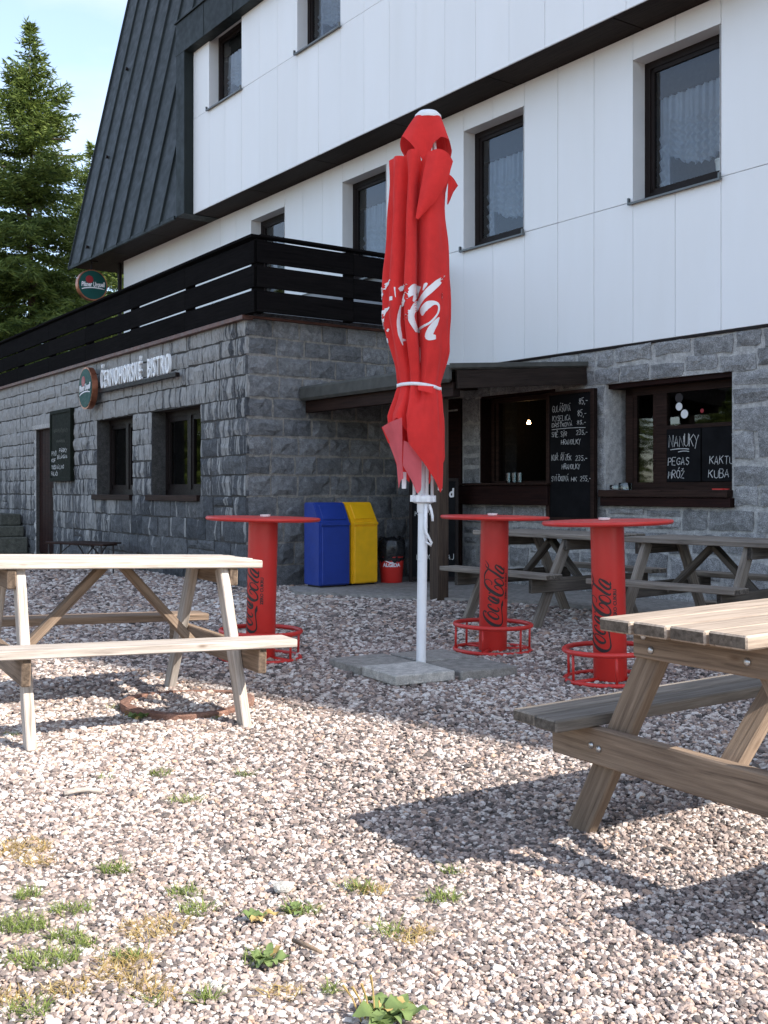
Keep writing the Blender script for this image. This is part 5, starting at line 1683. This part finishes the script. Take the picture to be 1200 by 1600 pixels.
# ------------------------------------------------------------------ gravel
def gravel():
    pts = []
    y = 1.75
    r_ = np.random.default_rng(3)
    while y < 17.5:
        sp = 0.0118 * max(1.0, (y / 3.0) ** 0.74)
        hw = 0.36 * y + 0.35
        x = np.arange(-hw, hw, sp)
        n = len(x)
        px = x + r_.uniform(-.5, .5, n) * sp
        py = y + r_.uniform(-.5, .5, n) * sp
        pts.append(np.stack([px, py, np.full(n, sp)], 1))
        y += sp * 0.95
    P = np.concatenate(pts)
    # keep clear of the buildings and the patio
    rel = P[:, :2] - np.array([P0.x, P0.y])
    fr = np.array([-math.sin(YAW_T), math.cos(YAW_T)])
    dx = rel @ np.array([math.cos(YAW_T), math.sin(YAW_T)])
    inside = (rel @ fr > 0.02) & (rel @ np.array([RX.x, RX.y]) < 0.02)
    lod = (P[:, :2] - np.array([C0.x, C0.y])) @ np.array([NX.x, NX.y]) > -0.02
    poly_ = np.array(poly)
    inp = np.zeros(len(P), bool)
    j = len(poly_) - 1
    for i in range(len(poly_)):
        xi, yi = poly_[i]
        xj, yj = poly_[j]
        c = ((yi > P[:, 1]) != (yj > P[:, 1])) & (P[:, 0] < (xj - xi) * (P[:, 1] - yi) / (yj - yi + 1e-12) + xi)
        inp ^= c
        j = i
    stray = inp & (r_.random(len(P)) < 0.0)
    P = P[~(inside | lod | inp) | stray]
    n = len(P)
    sz = P[:, 2] * r_.uniform(0.44, 0.82, n) * np.where(r_.random(n) < 0.07, 1.45, 1.0) * np.where(r_.random(n) < 0.22, 0.62, 1.0)
    z = r_.uniform(-0.10, 0.55, n) * sz + 0.004 * np.sin(P[:, 0] * 5.1 + P[:, 1] * 3.3) * np.sin(P[:, 1] * 4.7)
    # inside the ring the gravel lies a little higher
    d = np.hypot(P[:, 0] + 1.045, P[:, 1] - 5.78)
    z = np.where(d < 0.30, z + 0.022, z)
    me = bpy.data.meshes.new('gravel')
    me.vertices.add(n)
    me.vertices.foreach_set('co', np.stack([P[:, 0], P[:, 1], z], 1).astype(np.float32).ravel())
    tone = r_.random(n)
    low = 0.5 + 0.5 * np.sin(P[:, 0] * 1.7 + 1.0) * np.sin(P[:, 1] * 1.1 + P[:, 0] * 0.6)
    tone = np.clip((tone + (low - 0.5) * 0.22) * 0.95, 0, 1)
    for nm, typ, val in (('tone', 'FLOAT', tone), ('size', 'FLOAT', sz)):
        a = me.attributes.new(nm, typ, 'POINT')
        a.data.foreach_set('value', val.astype(np.float32))
    a = me.attributes.new('variant', 'INT', 'POINT')
    a.data.foreach_set('value', r_.integers(0, 6, n).astype(np.int32))
    a = me.attributes.new('turn', 'FLOAT_VECTOR', 'POINT')
    rot = np.stack([r_.uniform(-.5, .5, n), r_.uniform(-.5, .5, n), r_.uniform(0, 6.283, n)], 1)
    a.data.foreach_set('vector', rot.astype(np.float32).ravel())
    me.materials.append(M['pebble'])
    ob = part('gravel', me)
    tag(ob, 'pink, white and grey pebbles covering the yard', 'gravel', kind='stuff')
    ng = bpy.data.node_groups.new('pebbles', 'GeometryNodeTree')
    ng.interface.new_socket('Geometry', in_out='INPUT', socket_type='NodeSocketGeometry')
    ng.interface.new_socket('Geometry', in_out='OUTPUT', socket_type='NodeSocketGeometry')
    N, Lk = ng.nodes, ng.links
    gi, go = N.new('NodeGroupInput'), N.new('NodeGroupOutput')
    join = N.new('GeometryNodeJoinGeometry')
    shapes = [(1.1, .85, .62), (1.0, .95, .55), (1.25, .75, .6), (.95, .9, .75), (1.2, .9, .5), (1.0, .7, .65)]
    for k, s in enumerate(shapes):
        ico = N.new('GeometryNodeMeshIcoSphere')
        ico.inputs['Radius'].default_value = 1.0
        ico.inputs['Subdivisions'].default_value = 2
        pos = N.new('GeometryNodeInputPosition')
        ad = N.new('ShaderNodeVectorMath')
        ad.operation = 'ADD'
        ad.inputs[1].default_value = (k * 7.3, k * 3.1, k * 5.7)
        Lk.new(pos.outputs[0], ad.inputs[0])
        nz = N.new('ShaderNodeTexNoise')
        nz.inputs['Scale'].default_value = 1.1
        nz.inputs['Detail'].default_value = 1.0
        Lk.new(ad.outputs[0], nz.inputs['Vector'])
        sb = N.new('ShaderNodeVectorMath')
        sb.operation = 'SUBTRACT'
        sb.inputs[1].default_value = (.5, .5, .5)
        Lk.new(nz.outputs['Color'], sb.inputs[0])
        scl = N.new('ShaderNodeVectorMath')
        scl.operation = 'SCALE'
        scl.inputs['Scale'].default_value = 1.5
        Lk.new(sb.outputs[0], scl.inputs[0])
        sp = N.new('GeometryNodeSetPosition')
        Lk.new(ico.outputs[0], sp.inputs['Geometry'])
        Lk.new(scl.outputs[0], sp.inputs['Offset'])
        tr = N.new('GeometryNodeTransform')
        tr.inputs['Scale'].default_value = s
        Lk.new(sp.outputs[0], tr.inputs['Geometry'])
        sm = N.new('GeometryNodeSetMaterial')
        sm.inputs['Material'].default_value = M['pebble']
        Lk.new(tr.outputs[0], sm.inputs['Geometry'])
        g2 = N.new('GeometryNodeGeometryToInstance')
        Lk.new(sm.outputs[0], g2.inputs[0])
        Lk.new(g2.outputs[0], join.inputs[0])
    def attr(nm, typ):
        a = N.new('GeometryNodeInputNamedAttribute')
        a.data_type = typ
        a.inputs['Name'].default_value = nm
        return a.outputs[0]
    iop = N.new('GeometryNodeInstanceOnPoints')
    Lk.new(gi.outputs[0], iop.inputs['Points'])
    Lk.new(join.outputs[0], iop.inputs['Instance'])
    iop.inputs['Pick Instance'].default_value = True
    Lk.new(attr('variant', 'INT'), iop.inputs['Instance Index'])
    Lk.new(attr('turn', 'FLOAT_VECTOR'), iop.inputs['Rotation'])
    Lk.new(attr('size', 'FLOAT'), iop.inputs['Scale'])
    Lk.new(iop.outputs[0], go.inputs[0])
    md = ob.modifiers.new('pebbles', 'NODES')
    md.node_group = ng
    print('pebbles', n)
gravel()

# ------------------------------------------------------------------ tufts and weeds
def gp(px, py):
    Y = 1700 * EYE / (py - 767)
    return ((px - 600) / 1700 * Y, Y)
def tufts(name, mat, spots_, label, hmul=1.0):
    r_ = np.random.default_rng(len(spots_) + 5)
    vs, fs = [], []
    for px, py, rad, cnt in spots_:
        x0, y0 = gp(px, py)
        for _ in range(cnt):
            a, q = r_.uniform(0, 6.283), rad * math.sqrt(r_.random())
            bx, by = x0 + q * math.cos(a), y0 + q * math.sin(a) * 0.8
            h = r_.uniform(0.010, 0.034) * hmul
            lean = r_.uniform(0.015, 0.06)
            la = r_.uniform(0, 6.283)
            w = r_.uniform(0.0008, 0.0018)
            ca, sa = math.cos(la + 1.57) * w, math.sin(la + 1.57) * w
            lx, ly = math.cos(la) * lean, math.sin(la) * lean
            k = len(vs)
            vs += [(bx - ca, by - sa, 0.004), (bx + ca, by + sa, 0.004), (bx + lx * .4 + ca * .8, by + ly * .4 + sa * .8, h * .65), (bx + lx * .4 - ca * .8, by + ly * .4 - sa * .8, h * .65), (bx + lx, by + ly, h)]
            fs += [(k, k + 1, k + 2, k + 3), (k + 3, k + 2, k + 4)]
    tag(part(name, mesh(name, vs, fs, mat)), label, 'grass', kind='stuff')
tufts('grass', 'grass', [(180, 1364, .05, 160), (290, 1402, .05, 140), (310, 1428, .05, 120), (75, 1505, .07, 260), (35, 1450, .07, 240), (42, 1402, .04, 90), (105, 1470, .05, 120), (250, 1212, .05, 90), (290, 1255, .06, 110),
                         (165, 1220, .04, 40), (383, 1213, .035, 50), (560, 1392, .05, 100), (690, 1408, .045, 110), (608, 1460, .045, 80), (200, 1500, .05, 90), (115, 1427, .05, 80), (135, 1482, .03, 60), (320, 1563, .035, 60),
                         (515, 1552, .02, 40), (45, 1585, .05, 110), (470, 1428, .05, 130), (90, 1425, .03, 40), (400, 1505, .04, 60), (10, 1505, .04, 60), (180, 1108, .05, 60), (335, 1123, .05, 70), (20, 1150, .05, 60), (235, 1572, .02, 30), (705, 1365, .03, 40)],
      'short green grass tufts growing through the gravel')
tufts('dry_grass', 'dry', [(20, 1330, .12, 520), (240, 1455, .10, 260), (200, 1508, .07, 200), (175, 1530, .05, 110), (110, 1550, .06, 130), (215, 1545, .05, 120), (640, 1470, .05, 90), (440, 1555, .05, 60), (580, 1395, .05, 70), (20, 1565, .05, 110), (660, 1460, .03, 40), (255, 1560, .04, 70), (60, 1350, .06, 120)],
      'straw coloured dry grass patches in the gravel', 0.8)
def weed(px, py, leaves, size, label, stalks=0):
    x0, y0 = gp(px, py)
    e = empty('weed', (x0, y0, 0), 0, label, 'weed', 'broad-leaved weeds in the gravel')
    rr = random.Random(px)
    for k in range(leaves * 2):
        a = 2 * math.pi * k / leaves + rr.uniform(-.5, .5)
        Lf = size * rr.uniform(.45, 1.05)
        wd = Lf * rr.uniform(.55, .85)
        lift = rr.uniform(.05, .9)
        curl = rr.uniform(-.35, .35)
        vs, fs = [], []
        for i in range(8):
            t = i / 7
            hw = wd / 2 * (math.sin(math.pi * t ** 0.62) ** 0.8 if 0 < t < 1 else 0.02) * (1 + 0.14 * math.sin(t * 19 + k))
            zz = 0.010 + lift * Lf * (t - 0.62 * t * t) + 0.006 * math.sin(t * 9 + k) * size / .06
            for q in (-1, -.5, 0, .5, 1):
                vs.append((0.006 + t * Lf, q * hw + curl * Lf * t * t * .5, zz + 0.22 * hw * q * q + rr.uniform(-.0015, .0015)))
        for i in range(7):
            for j in range(4):
                q = i * 5 + j
                fs.append((q, q + 1, q + 6, q + 5))
        part('leaf', mesh('leaf', vs, fs, 'weed' if rr.random() > .2 else 'dry', True), e, (rr.uniform(-.01, .01), rr.uniform(-.01, .01), 0.006), (rr.uniform(-.3, .3), 0, a))
    for k in range(stalks):
        a = rr.uniform(1.8, 3.6)
        h = rr.uniform(.05, .11)
        MB().tube([(-0.03 - .01 * k, 0.0, 0.0), (-0.035 - .015 * k, 0.01, h * .6), (-0.04 - .02 * k, 0.0, h)], [.0022, .002, .0032], 5).build('stalk', 'dry', e)
weed(402, 1443, 4, .05, 'low weed with round leaves beside a yellowed leaf')
weed(420, 1510, 5, .05, 'rosette weed near a brown twig on the gravel')
weed(608, 1597, 10, .075, 'leafy green weed with dry stalks at the bottom edge', 4)
weed(215, 1125, 5, .075, 'weed with smooth leaves against the rusty ring')
weed(462, 1432, 4, .03, 'small narrow weed beside the pale loose stone')
def stick(pts, r, mat, label, name='twig'):
    o = MB().tube([(gp(x, y)[0], gp(x, y)[1], z) for x, y, z in pts], r, 7).build(name, mat, smooth=True)
    tag(o, label, 'twig')
stick([(100, 1249, .022), (118, 1246, .026), (140, 1244, .025), (160, 1246, .022)], [.010, .011, .010, .007], 'bleached', 'short pale stick lying on the sunny gravel')
stick([(458, 1480, .018), (480, 1490, .02), (502, 1499, .018)], [.006, .006, .004], 'tan_wood', 'thin brown twig beside the rosette weed')
x0, y0 = gp(443, 1397)
vs, fs = stone_mesh(0.062, 0.03, 4, 3, 0.012, 'concrete_pale', random.Random(4))
bm = bmesh.new()
bmesh.ops.create_icosphere(bm, subdivisions=2, radius=1)
for v in bm.verts:
    q = random.uniform(.88, 1.08)
    v.co = Vector((v.co.x * .034 * q, v.co.y * .024 * q, v.co.z * .017 * q))
me = bpy.data.meshes.new('loose_stone')
bm.to_mesh(me)
bm.free()
me.materials.append(M['concrete_pale'])
tag(part('loose_stone', me, None, (x0, y0, 0.02), (0, 0, .3)), 'largest pale loose stone among the foreground pebbles', 'stone')

# ------------------------------------------------------------------ spruces
def spruce_mesh(seed, H, R0):
    r = np.random.default_rng(seed)
    V_, F_ = [], []
    base = 0
    z = 0.05 * H
    trunk = MB()
    while z < H * 0.995:
        f = z / H
        nb = (17 if f < 0.7 else 13) if f < 0.88 else 6
        for _ in range(nb):
            az = r.uniform(0, 2 * math.pi)
            Lb = (R0 * (1 - f) ** 0.90) * r.uniform(0.55, 1.08) * (1 + 0.16 * math.sin(2 * az + z * 1.7) + 0.10 * math.sin(3 * az - z * 2.3)) + 0.06
            el = math.radians(-16 + 62 * f ** 2.2 + r.uniform(-9, 9))
            m = max(4, int(Lb / 0.10))
            t = np.linspace(0.08, 1, m)
            droop = -0.16 * Lb * (t ** 1.4) * (1 - f) + 0.13 * Lb * t ** 3 * (1 - f)
            rad = t * Lb * math.cos(el)
            hz = z + r.uniform(-.09, .09) + t * Lb * math.sin(el) + droop
            ax = np.stack([rad * math.cos(az), rad * math.sin(az), hz], 1)
            dirv = np.array([math.cos(az) * math.cos(el), math.sin(az) * math.cos(el), math.sin(el)])
            side = np.array([-math.sin(az), math.cos(az), 0])
            P, D, LN = [], [], []
            for s in (-1, 1):
                tl = (0.40 * Lb * (1 - t) ** 0.8 * np.minimum(1, t * 3.2) + 0.10) * r.uniform(.6, 1.15, m)
                ang = np.radians(r.uniform(38, 66, m))
                d = np.cos(ang)[:, None] * dirv + (s * np.sin(ang))[:, None] * side
                d[:, 2] -= r.uniform(0.10, 0.42, m)
                d /= np.linalg.norm(d, axis=1)[:, None]
                for q in (0.0, 0.16, 0.32, 0.48, 0.64, 0.82):
                    keep = tl > q * 0.42
                    p = ax + d * (tl * q)[:, None]
                    p[:, 2] -= 0.10 * (tl * q) ** 1.3
                    dd = d + r.normal(0, 0.33, (m, 3))
                    dd /= np.linalg.norm(dd, axis=1)[:, None]
                    P.append(p[keep])
                    D.append(dd[keep])
                    LN.append(r.uniform(.12, .30, m)[keep])
            P.append(ax)
            dd = dirv + r.normal(0, 0.25, (m, 3))
            D.append(dd / np.linalg.norm(dd, axis=1)[:, None])
            LN.append(r.uniform(.10, .18, m))
            P, D, LN = np.concatenate(P), np.concatenate(D), np.concatenate(LN)
            n = len(P)
            up = r.normal(0, 1, (n, 3))
            a = np.cross(D, up)
            a /= np.linalg.norm(a, axis=1)[:, None] + 1e-9
            w = r.uniform(0.014, 0.030, n)[:, None]
            mid = P + D * (LN * 0.45)[:, None]
            tip = P + D * LN[:, None]
            tip[:, 2] += r.uniform(-.02, .03, n)
            q = np.stack([P, mid + a * w, tip, mid - a * w], 1).reshape(-1, 3)
            V_.append(q)
            F_.append((np.arange(n * 4).reshape(-1, 4)) + base)
            base += n * 4
        z += (0.37 if f < 0.75 else 0.21) * r.uniform(.8, 1.2)
    V_ = np.concatenate(V_).astype(np.float32)
    F_ = np.concatenate(F_).astype(np.int32)
    me = bpy.data.meshes.new('crown')
    me.vertices.add(len(V_))
    me.vertices.foreach_set('co', V_.ravel())
    me.loops.add(F_.size)
    me.loops.foreach_set('vertex_index', F_.ravel())
    me.polygons.add(len(F_))
    me.polygons.foreach_set('loop_start', np.arange(0, F_.size, 4, dtype=np.int32))
    me.polygons.foreach_set('loop_total', np.full(len(F_), 4, dtype=np.int32))
    me.update()
    me.validate()
    me.materials.append(M['needles'])
    n = 14
    tb = MB().tube([(0.04 * math.sin(i * 1.3), 0.04 * math.cos(i * 1.7), H * i / n) for i in range(n + 1)], [max(0.012, 0.19 * (1 - i / n)) for i in range(n + 1)], 10)
    rr = random.Random(seed)
    for _ in range(40):
        zz = rr.uniform(.1, .8) * H
        az = rr.uniform(0, 6.283)
        Lb = R0 * (1 - zz / H) ** .8 * .8
        tb.tube([(0, 0, zz), (Lb * .5 * math.cos(az), Lb * .5 * math.sin(az), zz - .12 * Lb), (Lb * math.cos(az), Lb * math.sin(az), zz - .16 * Lb)], [.028, .018, .006], 5)
    tm = mesh('trunk', tb.v, tb.f, 'bark', True)
    print('spruce faces', len(F_))
    return me, tm
def spruce(loc, crown, trunk, rz, label, s=1.0):
    e = empty('spruce_tree', loc, rz, label, 'tree', 'spruces beyond the lodge')
    e.scale = (s, s, s)
    part('trunk', trunk, e)
    part('crown', crown, e)
    return e
c1, t1 = spruce_mesh(21, 14.9, 5.3)
c2, t2 = spruce_mesh(22, 13.2, 4.8)
spruce((-10.40, 32.0, 0), c1, t1, 0.4, 'tallest spruce with a pointed top, left of the roof edge')
spruce((-10.85, 40.5, 0), c2, t2, 1.1, 'spruce whose tip just shows beside the slanted roof edge', 1.06)
spruce((-15.6, 36.0, 0), c2, t2, 2.6, 'spruce half cut by the picture edge, behind the tallest one', 0.98)
spruce((-8.6, 37.0, 0), c1, t1, 3.9, 'lower spruce filling the gap behind the round hanging sign', 0.70)
spruce((-14.4, 30.0, 0), c2, t2, 5.2, 'low broad spruce above the end of the railing', 0.74)
for i, (x, y, sc, rz) in enumerate(((-34.0, 31.5, 1.0, .3), (-44.0, 25.0, .85, 1.9), (-42.0, 40.0, 1.0, 4.0), (-40.0, 17.5, .8, 2.4), (-43.0, 11.0, .9, 5.1), (-41.0, 4.5, .8, 3.3))):
    spruce((x, y, 0), (c1, c2)[i % 2], (t1, t2)[i % 2], rz, ('spruce across the yard, mirrored in the terrace window', 'young spruce across the yard mirrored in the dark panes', 'spruce beyond the end of the annex, mirrored in the panes',
           'spruce mirrored in the narrow pane of the ice cream window', 'tallest spruce of the row facing the ice cream window', 'last spruce of the row facing the lodge')[i], sc)
spruce((-12.6, 35.5, 0), c1, t1, 0.9, 'low spruce in the middle of the dark group behind the railing', 0.64)
